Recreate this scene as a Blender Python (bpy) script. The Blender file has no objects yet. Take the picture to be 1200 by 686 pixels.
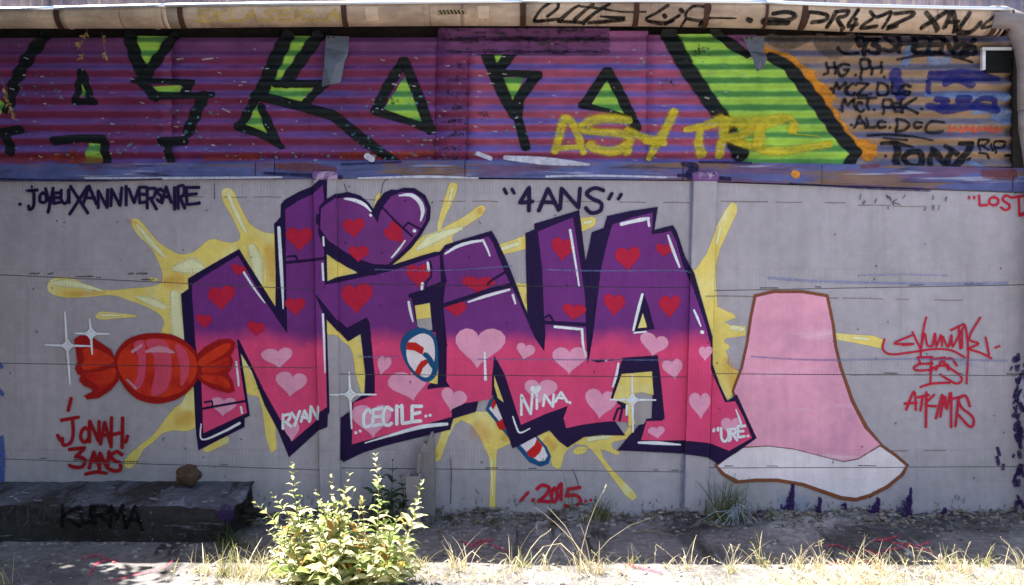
import bpy, bmesh, math, random
from mathutils import Vector, noise as mnoise
from mathutils.geometry import delaunay_2d_cdt
random.seed(7)
R = random.Random(11)
SC = bpy.context.scene
COL = SC.collection
# ------------------------------------------------------------------ camera, world, sun, exposure
D = 6.0                       # metres from the lens to the wall
S = 220.0                     # photo pixels per metre on the wall
HZ = 275.0                    # photo row of the horizon
EYE = 1.5
cam_d = bpy.data.cameras.new("camera"); cam = bpy.data.objects.new("camera", cam_d); COL.objects.link(cam)
cam.location = (0, -D, EYE); cam.rotation_euler = (math.radians(90), 0, 0)
cam_d.sensor_width = 36; cam_d.lens = 36 * D / (1200 / S); cam_d.shift_y = -(343 - HZ) / 1200
cam_d.clip_start = 0.05; cam_d.clip_end = 2000
SC.camera = cam
SUN_EL, SUN_AZ = math.radians(60), math.radians(65)      # behind the wall, round to the left
W = bpy.data.worlds.new("World"); SC.world = W; W.use_nodes = True
nt = W.node_tree; nt.nodes.clear()
sky = nt.nodes.new("ShaderNodeTexSky"); sky.sky_type = 'NISHITA'; sky.sun_disc = False
sky.sun_elevation = SUN_EL; sky.sun_rotation = -SUN_AZ; sky.air_density = 1.0; sky.dust_density = 2.5; sky.ozone_density = 1.0
bg = nt.nodes.new("ShaderNodeBackground"); bg.inputs[1].default_value = 0.068
wo = nt.nodes.new("ShaderNodeOutputWorld")
nt.links.new(sky.outputs[0], bg.inputs[0]); nt.links.new(bg.outputs[0], wo.inputs[0])
sun_d = bpy.data.lights.new("sun", 'SUN'); sun = bpy.data.objects.new("sun", sun_d); COL.objects.link(sun)
sun_d.energy = 5.0; sun_d.angle = math.radians(0.5); sun_d.color = (1, .95, .86)
sv = Vector((-math.sin(SUN_AZ) * math.cos(SUN_EL), math.cos(SUN_AZ) * math.cos(SUN_EL), math.sin(SUN_EL)))
sun.rotation_euler = sv.to_track_quat('Z', 'Y').to_euler()
SC.view_settings.view_transform = 'Standard'; SC.view_settings.look = 'None'
SC.view_settings.exposure = 2.42; SC.view_settings.gamma = 1
SC.cycles.transparent_max_bounces = 32; SC.cycles.max_bounces = 8

# ------------------------------------------------------------------ helpers
def P(px, py, d=0.0):
    s = (D - d) / D
    return Vector(((px - 600) / S * s, -d, EYE - (py - HZ) / S * s))
def lin(c):
    c /= 255.0
    return c / 12.92 if c <= .04045 else ((c + .055) / 1.055) ** 2.4
ALB = 0.84
def C(r, g, b):
    return tuple(min(.86, lin(v) / ALB * k) for v, k in ((r, 1.05), (g, .99), (b, .94)))
def tag(o, label=None, cat=None, group=None, kind=None):
    if label: o['label'] = label
    if cat: o['category'] = cat
    if group: o['group'] = group
    if kind: o['kind'] = kind
    return o
def empty(name, loc=(0, 0, 0)):
    o = bpy.data.objects.new(name, None); o.location = loc; COL.objects.link(o); o.empty_display_size = .1
    return o
def obj(name, bm, mat, parent=None, smooth=False):
    me = bpy.data.meshes.new(name)
    if isinstance(bm, tuple): me.from_pydata(bm[0], [], bm[1])
    else:
        bm.to_mesh(me); bm.free()
    if smooth: me.shade_smooth()
    for m in (mat if isinstance(mat, list) else [mat]): me.materials.append(m)
    o = bpy.data.objects.new(name, me); COL.objects.link(o)
    if parent:
        o.parent = parent
        p = parent; off = Vector()
        while p: off += p.location; p = p.parent
        if off.length: me.transform(__import__('mathutils').Matrix.Translation(-off))
    return o
def box(bm, x0, x1, y0, y1, z0, z1, bev=0):
    r = bmesh.ops.create_cube(bm, size=1)
    for v in r['verts']:
        v.co = Vector((x0 + (v.co.x + .5) * (x1 - x0), y0 + (v.co.y + .5) * (y1 - y0), z0 + (v.co.z + .5) * (z1 - z0)))
    if bev:
        es = list({e for v in r['verts'] for e in v.link_edges})
        bmesh.ops.bevel(bm, geom=es, offset=bev, segments=1, affect='EDGES')
def tube(bm, pts, rads, n=6):
    rings = []
    for i, p in enumerate(pts):
        p = Vector(p); t = (Vector(pts[min(i + 1, len(pts) - 1)]) - Vector(pts[max(i - 1, 0)])).normalized()
        u = t.orthogonal().normalized() if not rings else (pu - t * pu.dot(t)).normalized()
        pu = u; w = t.cross(u); r = rads[i] if isinstance(rads, (list, tuple)) else rads
        rings.append([bm.verts.new(p + (u * math.cos(a) + w * math.sin(a)) * r) for a in [2 * math.pi * k / n for k in range(n)]])
    for a, b in zip(rings, rings[1:]):
        for k in range(n): bm.faces.new((a[k], a[(k + 1) % n], b[(k + 1) % n], b[k]))
    bm.faces.new(rings[0][::-1]); bm.faces.new(rings[-1])
def crom(pts, closed=False, n=6):
    out = []; N = len(pts); rng = range(N if closed else N - 1)
    for i in rng:
        if closed: a, b, c, d = pts[i - 1], pts[i], pts[(i + 1) % N], pts[(i + 2) % N]
        else: a, b, c, d = pts[max(i - 1, 0)], pts[i], pts[i + 1], pts[min(i + 2, N - 1)]
        for k in range(n):
            t = k / n
            out.append(tuple(.5 * (2 * b[j] + (c[j] - a[j]) * t + (2 * a[j] - 5 * b[j] + 4 * c[j] - d[j]) * t * t + (3 * b[j] - a[j] - 3 * c[j] + d[j]) * t ** 3) for j in range(len(b))))
    if not closed: out.append(tuple(pts[-1]))
    return out

# ------------------------------------------------------------------ materials
class N:
    def __init__(s, tree): s.t = tree
    def __call__(s, typ, _in=None, **kw):
        n = s.t.nodes.new("ShaderNode" + typ)
        for k, v in kw.items(): setattr(n, k, v)
        for k, v in (_in or {}).items():
            if hasattr(v, 'is_linked') or hasattr(v, 'links'): s.t.links.new(v, n.inputs[k])
            else: n.inputs[k].default_value = v
        return n
    def math(s, op, a, b=0.0, c=0.0, clamp=False):
        return s('Math', {0: a, 1: b, 2: c}, operation=op, use_clamp=clamp).outputs[0]
    def noise(s, vec, scale, detail=4, rough=.55, dist=0):
        return s('TexNoise', {'Vector': vec, 'Scale': scale, 'Detail': detail, 'Roughness': rough, 'Distortion': dist}).outputs[0]
    def ramp(s, v, lo, hi, a=0.0, b=1.0):
        return s('MapRange', {0: v, 1: lo, 2: hi, 3: a, 4: b}, interpolation_type='SMOOTHSTEP').outputs[0]
    def mix(s, f, a, b, mode='MIX'):
        n = s('Mix', {0: f, 6: a, 7: b}, data_type='RGBA', blend_type=mode); return n.outputs[2]
    def scale(s, vec, x, y, z):
        return s('Mapping', {'Vector': vec, 'Scale': (x, y, z)}).outputs[0]
def c4(c): return (c[0], c[1], c[2], 1)
GROUPS = {}
def surface_group(surf):
    """shared relief and wear: Mul (grey multiplier), Speck (chip mask), Normal"""
    if surf in GROUPS: return GROUPS[surf]
    g = bpy.data.node_groups.new(surf + "_wear", 'ShaderNodeTree'); GROUPS[surf] = g
    for nm, tp in (("Mul", 'NodeSocketFloat'), ("Speck", 'NodeSocketFloat'), ("Normal", 'NodeSocketVector')):
        g.interface.new_socket(nm, in_out='OUTPUT', socket_type=tp)
    n = N(g); out = g.nodes.new('NodeGroupOutput')
    pos = n('NewGeometry').outputs['Position']
    if surf == 'wall':
        big = n.noise(pos, 2.2, 6, .62); mid = n.noise(pos, 17, 5, .6)
        streak = n.noise(n.scale(pos, 16, 1, 1.1), 1, 4, .6)
        m = n.math('MULTIPLY', n.ramp(big, .3, .75, .88, 1.07), n.ramp(mid, .3, .72, .93, 1.04))
        m = n.math('MULTIPLY', m, n.ramp(streak, .25, .6, .93, 1.02))
        rub = n.ramp(n.noise(n.scale(pos, 9, 1, 30), 1, 3, .7), .66, .74, 1, .88)
        m = n.math('MULTIPLY', m, rub)
        vor = n('TexVoronoi', {'Vector': pos, 'Scale': 13.0, 'Randomness': 1.0}).outputs['Distance']
        vg = n.noise(pos, 4.3, 2)
        pit = n.math('MULTIPLY', n.ramp(vor, .05, .085, 1, 0), n.ramp(vg, .56, .6))
        m = n.math('MULTIPLY', m, n.math('SUBTRACT', 1.0, n.math('MULTIPLY', pit, .6)))
        sep = n('SeparateXYZ', {0: pos})
        fz = n.math('FRACT', n.math('DIVIDE', n.math('SUBTRACT', sep.outputs[2], .262 - 4.82), .482))
        band = n.math('MULTIPLY', n.ramp(fz, .195, .185), n.ramp(fz, 0, .01))
        rib = n.math('MULTIPLY', n.math('SINE', n.math('MULTIPLY', sep.outputs[0], 2 * math.pi / .0165)), band)
        h = n.math('ADD', n.math('MULTIPLY', n.noise(pos, 140, 3, .6), .0022), n.math('MULTIPLY', n.noise(pos, 24, 4, .6), .004))
        h = n.math('ADD', h, n.math('MULTIPLY', rib, .0005))
        h = n.math('ADD', h, n.math('MULTIPLY', band, -.0012))
        h = n.math('SUBTRACT', h, n.math('MULTIPLY', pit, .004))
        bump = n('Bump', {'Height': h, 'Strength': .8, 'Distance': 1.0})
        speck = n.ramp(n.noise(pos, 60, 4, .75), .70, .76)
        speck = n.math('MULTIPLY', speck, n.ramp(n.noise(pos, 3.1, 3), .5, .62))
        m = n.math('MULTIPLY', m, n.math('ADD', 1.0, n.math('MULTIPLY', rib, .025)))
    elif surf == 'metal':
        big = n.noise(pos, 3.0, 6, .65); mid = n.noise(n.scale(pos, 8, 8, 26), 1, 5, .65)
        m = n.math('MULTIPLY', n.ramp(big, .3, .75, .78, 1.12), n.ramp(mid, .3, .72, .82, 1.1))
        dr = n.ramp(n.noise(n.scale(pos, 34, 1, 5), 1, 4, .7), .62, .72, 1, .8)
        m = n.math('MULTIPLY', m, dr)
        soot = n.math('MULTIPLY', n.ramp(n.noise(pos, 70, 4, .75), .62, .7), n.ramp(n.noise(pos, 2.6, 3), .5, .64))
        m = n.math('MULTIPLY', m, n.math('SUBTRACT', 1.0, n.math('MULTIPLY', soot, .75)))
        h = n.math('ADD', n.math('MULTIPLY', n.noise(pos, 90, 3, .6), .0012), n.math('ADD', n.math('MULTIPLY', n.noise(pos, 9, 3), .014), n.math('MULTIPLY', n.noise(n.scale(pos, 2.2, 1, 4), 1, 3), .03)))
        bump = n('Bump', {'Height': h, 'Strength': .8, 'Distance': 1.0})
        speck = n.math('MULTIPLY', n.ramp(n.noise(n.scale(pos, 1, 1, 1.6), 42, 4, .75), .665, .70), n.ramp(n.noise(pos, 3.7, 3), .48, .6))
    else:
        big = n.noise(pos, 2.0, 7, .65); mid = n.noise(pos, 22, 6, .7)
        m = n.math('MULTIPLY', n.ramp(big, .3, .72, .68, 1.2), n.ramp(mid, .3, .72, .72, 1.22))
        h = n.math('ADD', n.math('MULTIPLY', n.noise(pos, 110, 4, .7), .006), n.math('MULTIPLY', n.noise(pos, 19, 5, .6), .016))
        bump = n('Bump', {'Height': h, 'Strength': 1.0, 'Distance': 1.0})
        speck = n.math('MULTIPLY', n.ramp(n.noise(pos, 48, 5, .75), .62, .66), n.ramp(n.noise(pos, 2.3, 3), .45, .62))
    g.links.new(m, out.inputs['Mul']); g.links.new(speck, out.inputs['Speck']); g.links.new(bump.outputs[0], out.inputs['Normal'])
    return g
MATS = {}
def paint(name, col, col2=None, grad=None, surf='wall', rough=.62, alpha=True, speck=(.62, .60, .6), speck_amt=.5, spec=.14, patch=None, opac=1.0, mist=False, panels=False, top=None):
    """sprayed or brushed paint over one of the three relief groups"""
    if name in MATS: return MATS[name]
    m = bpy.data.materials.new(name); m.use_nodes = True; t = m.node_tree; t.nodes.clear(); n = N(t); MATS[name] = m
    grp = t.nodes.new('ShaderNodeGroup'); grp.node_tree = surface_group(surf)
    pos = n('NewGeometry').outputs['Position']; base = c4(col)
    if patch is not None:      # blotches of another paint layer
        for (pc, sc, lo, hi) in patch:
            base = n.mix(n.ramp(n.noise(n.scale(pos, sc[0], 1, sc[1]), 1, 5, .62, .4), lo, hi), base, c4(pc))
    if panels:
        rnd = n('ObjectInfo').outputs['Random']; run = n.ramp(n.noise(n.scale(pos, 22, 1, .7), 1, 3, .6), .56, .74)
        base = n.mix(n.math('MULTIPLY', rnd, .2), base, c4((.33, .31, .30))); base = n.mix(n.math('MULTIPLY', run, .18), base, c4((.20, .185, .18)))
    if col2 is not None:
        sep = n('SeparateXYZ', {0: pos})
        if grad == 'stripe':  # stripes by ridge phase: two-tone spray mixed with painted sky and ground light
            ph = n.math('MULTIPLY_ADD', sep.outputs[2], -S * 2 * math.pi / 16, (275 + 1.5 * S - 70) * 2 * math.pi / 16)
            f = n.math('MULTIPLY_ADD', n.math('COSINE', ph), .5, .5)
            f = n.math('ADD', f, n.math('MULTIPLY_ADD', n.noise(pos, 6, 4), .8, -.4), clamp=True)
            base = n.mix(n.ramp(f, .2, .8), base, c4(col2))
            if top is not None:      # one plain tone without stripes along the sheets' upper edge, ragged below
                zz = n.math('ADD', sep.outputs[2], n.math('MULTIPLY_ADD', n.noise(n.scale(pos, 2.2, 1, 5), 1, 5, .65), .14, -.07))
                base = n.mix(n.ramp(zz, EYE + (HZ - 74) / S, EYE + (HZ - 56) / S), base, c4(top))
        else:                  # (z_low, z_high, x tilt)
            zz = n.math('ADD', sep.outputs[2], n.math('MULTIPLY_ADD', n.noise(pos, 3.3, 3), .16, -.08))
            zz = n.math('ADD', zz, n.math('MULTIPLY', sep.outputs[0], grad[2]))
            base = n.mix(n.ramp(zz, grad[0], grad[1]), base, c4(col2))
    mul = n('CombineXYZ', {0: grp.outputs['Mul'], 1: grp.outputs['Mul'], 2: grp.outputs['Mul']}).outputs[0]
    colr = n.mix(1.0, base, mul, 'MULTIPLY')
    colr = n.mix(n.math('MULTIPLY', grp.outputs['Speck'], speck_amt), colr, c4(speck))
    bs = n('BsdfPrincipled', {'Base Color': colr, 'Roughness': rough, 'Normal': grp.outputs['Normal'], 'Specular IOR Level': spec})
    o = n('OutputMaterial')
    if alpha:
        a = n('Attribute', attribute_name='a').outputs['Fac']
        ns = n.math('MULTIPLY_ADD', n.noise(pos, 95, 3, .7), .7, -.35)
        f = n.ramp(n.math('ADD', a, n.math('MULTIPLY', ns, n.ramp(a, .98, .8))), .12, .8)
        if mist: f = n.math('MULTIPLY', n.ramp(a, 0, 1), opac)
        elif opac < 1: f = n.math('MULTIPLY', f, n.ramp(n.noise(pos, 30, 4, .7), .25, .7, opac * .55, opac))
        mx = n('MixShader', {0: f, 1: n('BsdfTransparent').outputs[0], 2: bs.outputs[0]})
        t.links.new(mx.outputs[0], o.inputs[0])
    else: t.links.new(bs.outputs[0], o.inputs[0])
    return m
def leafmat(name, col, col2, trans=.35, rough=.5, scale=6.0):
    m = bpy.data.materials.new(name); m.use_nodes = True; t = m.node_tree; t.nodes.clear(); n = N(t)
    geo = n('NewGeometry'); pos = geo.outputs['Position']
    f = n.ramp(n.math('ADD', n.math('MULTIPLY', geo.outputs['Random Per Island'], .7), n.math('MULTIPLY', n.noise(pos, scale, 3), .4)), .2, .9)
    cc = n.mix(f, c4(col), c4(col2))
    bs = n('BsdfPrincipled', {'Base Color': cc, 'Roughness': rough, 'Specular IOR Level': .35})
    tr = n('BsdfTranslucent', {'Color': cc})
    mx = n('MixShader', {0: trans, 1: bs.outputs[0], 2: tr.outputs[0]})
    t.links.new(mx.outputs[0], n('OutputMaterial').inputs[0])
    return m

# ------------------------------------------------------------------ paint layers that follow the relief
POST1 = ((368, 205), (376, 600), (395, 205), (400, 600))
POST2 = ((812, 205), (800, 610), (840, 205), (828, 610))
def lx(p, q, y): return p[0] + (q[0] - p[0]) * (y - p[1]) / (q[1] - p[1])
POSTS = [POST1, POST2]
POST_OUT = .026
# joints of each bay: (x0,y0,x1,y1)
JOINTS = [[(-60, 319.5, 372, 339.5), (-60, 425, 372, 431.5), (-60, 536, 372, 551)],
          [(388, 333, 815, 337.5), (388, 438.5, 815, 442), (388, 548.5, 805, 553.5)],
          [(826, 341, 1250, 333), (826, 438, 1250, 441), (815, 548.5, 1250, 547)]]
TOPS = [(-60, 213, 372, 209), (388, 208, 815, 212), (826, 213, 1250, 228)]
BOTS = [(-60, 607, 372, 607), (388, 607, 815, 611), (815, 612, 1250, 609)]
def ly(l, x): return l[1] + (l[3] - l[1]) * (x - l[0]) / (l[2] - l[0])
GR = .45                                    # half width of a joint, in photo pixels
AMP = .0125
def ripple(py): return AMP * math.cos(2 * math.pi * (py - 66) / 16)
METAL_Y = .016
def gut(px):                                # rows of the gutter's rim and bottom
    pts = [(-400, 14, 37), (0, 11.5, 33), (200, 7.5, 33), (300, 6, 31.5), (500, 4, 30), (600, 3, 30), (760, 2.5, 30.5), (895, 4.5, 33), (1000, 8.5, 37), (1100, 11, 40), (1200, 13, 42.5), (1500, 18, 47)]
    for a, b in zip(pts, pts[1:]):
        if a[0] <= px <= b[0]:
            t = (px - a[0]) / (b[0] - a[0]); return a[1] + (b[1] - a[1]) * t, a[2] + (b[2] - a[2]) * t
    return pts[-1][1:]
GD = .17
def gut_pt(px, f, lift=0.0):
    t, b = gut(px); s = (D - GD) / D
    zt = EYE - (t - HZ) / S * (D - .2) / D; zb = EYE - (b - HZ) / S * (D - .12) / D; r = zt - zb
    th = math.asin(max(-1, min(1, f))); r2 = r + lift
    return Vector(((px - 600) / S * s, -.11 - r2 * math.cos(th), zt - r2 * math.sin(th)))

class Paint:
    def __init__(s):
        s.bm = bmesh.new(); s.a = s.bm.verts.layers.float.new('a'); s.lift = 0.0
    def v(s, x, y, a, lift=0.0):
        v = s.bm.verts.new((x, s.lift + lift, y)); v[s.a] = a; return v
    def fill(s, pts, smooth=False, soft=1.6):
        if smooth: pts = crom(pts, True, 6)
        co, _, fc = delaunay_2d_cdt([Vector(p) for p in pts], [], [list(range(len(pts)))], 1, 1e-4)[:3]
        vs = [s.v(x, y, 1.0) for x, y in co]
        for f in fc: s.bm.faces.new([vs[i] for i in f])
        s.lift += .00012
        if soft:                 # a thin skirt that fades outwards, like the edge of a sprayed shape
            q = [p for i, p in enumerate(pts) if math.dist(p, pts[i - 1]) > 1e-4]; n = len(q)
            sg = 1 if sum(q[i - 1][0] * q[i][1] - q[i][0] * q[i - 1][1] for i in range(n)) > 0 else -1
            w = soft * .5 + .5; inn, out = [], []
            for i in range(n):
                (ax, ay), (bx, by), (cx, cy) = q[i - 1], q[i], q[(i + 1) % n]
                d1 = math.dist(q[i - 1], q[i]) or 1; d2 = math.dist(q[i], q[(i + 1) % n]) or 1
                n1 = ((by - ay) / d1 * sg, -(bx - ax) / d1 * sg); n2 = ((cy - by) / d2 * sg, -(cx - bx) / d2 * sg)
                mx, my = n1[0] + n2[0], n1[1] + n2[1]; L = mx * mx + my * my
                k = min(2 / L, 1.3) if L > 1e-6 else 1
                inn.append(s.v(bx, by, 1.0)); out.append(s.v(bx + mx * k * w, by + my * k * w, 0.0, .00004))
            for i in range(n): s.bm.faces.new((inn[i - 1], inn[i], out[i], out[i - 1]))
            s.lift += .0001
        return s
    def stroke(s, pts, w, smooth=True, cap=True, n=5, soft=.28):
        if len(pts) == 1: pts = [pts[0], (pts[0][0] + .4, pts[0][1] + .2)]
        ws = list(w) if isinstance(w, (list, tuple)) else [w] * len(pts)
        if len(ws) != len(pts):
            m = len(pts); ws = [ws[min(int(i * (len(ws) - 1) / max(m - 1, 1)), len(ws) - 2)] * (1 - (i * (len(ws) - 1) / max(m - 1, 1)) % 1) + ws[min(int(i * (len(ws) - 1) / max(m - 1, 1)) + 1, len(ws) - 1)] * ((i * (len(ws) - 1) / max(m - 1, 1)) % 1) if i < m - 1 else ws[-1] for i in range(m)]
        p3 = [(p[0], p[1], q) for p, q in zip(pts, ws)]
        if smooth and len(p3) > 2: p3 = crom(p3, False, n)
        else:
            q = [p3[0]]
            for a, b in zip(p3, p3[1:]):
                L = math.hypot(b[0] - a[0], b[1] - a[1])
                if L < 1e-6: continue
                k = min(.45, b[2] * .15 / L)
                if len(p3) > 2 and L > b[2]: q += [tuple(a[j] + (b[j] - a[j]) * k for j in range(3)), tuple(a[j] + (b[j] - a[j]) * (1 - k) for j in range(3))]
                q.append(b)
            p3 = q
        M = len(p3); rows = []
        def nrm(i):
            a = p3[max(i - 1, 0)]; b = p3[min(i + 1, M - 1)]
            dx, dy = b[0] - a[0], b[1] - a[1]; L = math.hypot(dx, dy) or 1e-6
            return dx / L, dy / L
        sec = []
        if cap:
            tx, ty = nrm(0); x, y, q = p3[0]
            for u in (1.0, .8, .45): sec.append((x - tx * u * q / 2, y - ty * u * q / 2, q * math.sqrt(max(0, 1 - u * u)) + .02, tx, ty, 1 if u < 1 else .0))
        for i in range(M):
            tx, ty = nrm(i); sec.append((*p3[i], tx, ty, 1))
        if cap:
            tx, ty = nrm(M - 1); x, y, q = p3[-1]
            for u in (.45, .8, 1.0): sec.append((x + tx * u * q / 2, y + ty * u * q / 2, q * math.sqrt(max(0, 1 - u * u)) + .02, tx, ty, 1 if u < 1 else .0))
        for k, (x, y, q, tx, ty, al) in enumerate(sec):
            h = q / 2; e = max(.7, q * soft * .5)
            row = []
            if soft >= 2: al = min(1, 3.0 * min(k, len(sec) - 1 - k) / len(sec))
            for o, a in ((-h - e, 0), (-max(h - e, h * .3), 1), (max(h - e, h * .3), 1), (h + e, 0)):
                row.append(s.v(x - ty * o, y + tx * o, a * al, .00008 * k / len(sec)))
            rows.append(row)
        for a, b in zip(rows, rows[1:]):
            for k in range(3): s.bm.faces.new((a[k], a[k + 1], b[k + 1], b[k]))
        s.lift += .00010
        return s
    def text(s, st, w, slant=0.0, jit=.05):
        """st: list of (character, x0, y0, x1, y1)"""
        for ch, x0, y0, x1, y1 in st:
            for stroke in GLYPH[ch]:
                pts = []
                for (u, v_) in stroke[1]:
                    pts.append((x0 + (u + R.uniform(-jit, jit)) * (x1 - x0) + slant * (1 - v_) * (y1 - y0), y0 + (v_ + R.uniform(-jit, jit)) * (y1 - y0)))
                s.stroke(pts, w, smooth=stroke[0])
        return s
    def word(s, word, x0, y0, x1, y1, w, dy=0.0, slant=0.0, gap=.22, jit=.05):
        n = len(word); cw = (x1 - x0) / n; st = []
        for i, ch in enumerate(word):
            if ch == ' ': continue
            k = .45 if ch in ".I'" else 1
            cx = x0 + (i + .5) * cw; sl = dy * (i / max(1, n - 1))
            h = cw * (1 - gap) / 2 * k
            st.append((ch, cx - h, y0 + sl, cx + h, y1 + sl))
        return s.text(st, w, slant, jit)
    def _cut(s, geomf, co, no):
        fs = [f for f in s.bm.faces if geomf is None or geomf(f.calc_center_median())]
        if not fs: return
        g = set(fs)
        for f in fs: g.update(f.edges); g.update(f.verts)
        bmesh.ops.bisect_plane(s.bm, geom=list(g), dist=1e-5, plane_co=co, plane_no=no)
    def wall(s, name, mat, parent, layer=1):
        bm = s.bm
        xs = [v.co.x for v in bm.verts]; x0, x1 = min(xs), max(xs)
        for p in POSTS:
            for a, b in ((p[0], p[1]), (p[2], p[3])):
                if x0 < max(a[0], b[0]) and x1 > min(a[0], b[0]):
                    s._cut(None, (a[0], 0, a[1]), Vector((b[1] - a[1], 0, -(b[0] - a[0]))).normalized())
        def inpost(c):
            return any(lx(p[0], p[1], c.z) < c.x < lx(p[2], p[3], c.z) for p in POSTS)
        def bay(c):
            if inpost(c): return -1
            if c.x < lx(POST1[0], POST1[1], c.z): return 0
            if c.x < lx(POST2[0], POST2[1], c.z): return 1
            return 2
        for b in range(3):
            for l in JOINTS[b]:
                for o in (-GR, GR):
                    s._cut(lambda c, b=b: bay(c) == b, (l[0], 0, l[1] + o), Vector((-(l[3] - l[1]), 0, l[2] - l[0])).normalized())
        dead = []; post = []
        for f in bm.faces:
            c = f.calc_center_median(); b = bay(c)
            if b < 0: post.append(f); continue
            if any(abs(c.z - ly(l, c.x)) < GR * .98 for l in JOINTS[b]): dead.append(f)
        keep = set(); flank = []
        ps = set(post)
        for e in bm.edges:
            if len(e.link_faces) == 2 and (e.link_faces[0] in ps) != (e.link_faces[1] in ps):
                m_ = (e.verts[0].co + e.verts[1].co) / 2
                right = min(abs(m_.x - lx(p[2], p[3], m_.z)) for p in POSTS) < min(abs(m_.x - lx(p[0], p[1], m_.z)) for p in POSTS)
                flank.append(([(v.co.copy(), v[s.a]) for v in e.verts], 1 if right else -1))
        if post:
            r = bmesh.ops.split(bm, geom=post); keep = {g for g in r['geom'] if isinstance(g, bmesh.types.BMVert)}
        dead = [f for f in dead if f.is_valid]
        bmesh.ops.delete(bm, geom=dead, context='FACES')
        for v in bm.verts:
            y = -v.co.y - .0009 * layer
            if v in keep: y -= POST_OUT
            q = P(v.co.x, v.co.z); v.co = Vector((q.x, y, q.z))
        for ends, sg in flank:
            qs = []
            for (co, al), dep in ((ends[0], POST_OUT), (ends[1], POST_OUT), (ends[1], 0), (ends[0], 0)):
                q = P(co.x, co.z); v = bm.verts.new((q.x + sg * (.0006 + .0002 * layer), -co.y - .0009 * layer - dep, q.z)); v[s.a] = al; qs.append(v)
            bm.faces.new(qs)
        return s._end(name, mat, parent)
    def metal(s, name, mat, parent, layer=1):
        zs = [v.co.z for v in s.bm.verts]; k = math.ceil(min(zs) / 2)
        while k * 2 < max(zs):
            s._cut(None, (0, 0, k * 2), (0, 0, 1)); k += 1
        for v in s.bm.verts:
            q = P(v.co.x, v.co.z); v.co = Vector((q.x, METAL_Y - ripple(v.co.z) - v.co.y - .0008 * layer, q.z))
        return s._end(name, mat, parent, True)
    def flat(s, name, mat, parent, y, layer=1):
        for v in s.bm.verts:
            q = P(v.co.x, v.co.z, -y); v.co = Vector((q.x, y - v.co.y - .0009 * layer, q.z))
        return s._end(name, mat, parent)
    def gutter(s, name, mat, parent):
        zs = [v.co.z for v in s.bm.verts]; z = min(zs) + 1.2
        while z < max(zs): s._cut(None, (0, 0, z), (0, 0, 1)); z += 1.6
        for v in s.bm.verts:
            t, b = gut(v.co.x); v.co = gut_pt(v.co.x, (v.co.z - t) / (b - t), .0015 + v.co.y)
        return s._end(name, mat, parent, True)
    def ground(s, name, mat, parent, layer=1):
        for v in s.bm.verts:
            py = max(v.co.z, HZ + 80); d = D - D * (EYE * S) / (py - HZ)
            q = P(v.co.x, v.co.z, d); v.co = Vector((q.x, q.y, ground_h(q.x, q.y) + .004 + v.co.y))
        return s._end(name, mat, parent)
    def _end(s, name, mat, parent, smooth=False):
        bmesh.ops.recalc_face_normals(s.bm, faces=s.bm.faces[:])
        o = obj(name, s.bm, mat, parent, smooth)
        if name in ("paint_chip", "soot_spot", "scuff", "scratch", "paint_stain", "paint_flake", "painted_mark", "paint_drag", "dirt_splash"): o['kind'] = "stuff"
        return o
class Pieces:
    """several separate painted shapes, each its own object"""
    def __init__(s): s.p = []
    def fill(s, *a, **k): s.p.append(Paint().fill(*a, **k)); return s
    def wall(s, name, mat, parent, layer=1): return [p.wall(name, mat, parent, layer + .03 * i) for i, p in enumerate(s.p)]
    def metal(s, name, mat, parent, layer=1): return [p.metal(name, mat, parent, layer + .02 * i) for i, p in enumerate(s.p)]
def heart(cx, cy, w, h, rot=0.0):
    pts = []; a1, a2 = R.uniform(-.12, .12), R.uniform(-.12, .12); rot += R.uniform(-.1, .1)
    for i in range(26):
        t = 2 * math.pi * i / 26
        x = math.sin(t) ** 3 * .5; y = -(13 * math.cos(t) - 5 * math.cos(2 * t) - 2 * math.cos(3 * t) - math.cos(4 * t)) / 29.0 - .09
        x *= w * (1 + (a1 if x > 0 else -a1)); y = (y + a2 * x / w) * h; c, q = math.cos(rot), math.sin(rot)
        pts.append((cx + x * c - y * q, cy + x * q + y * c))
    return pts
def _g(txt):
    out = []
    for part in txt.split('|'):
        sm = part[0] == '~'; out.append((sm, [tuple(map(float, p.split(','))) for p in part.lstrip('~').split()]))
    return out
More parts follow.
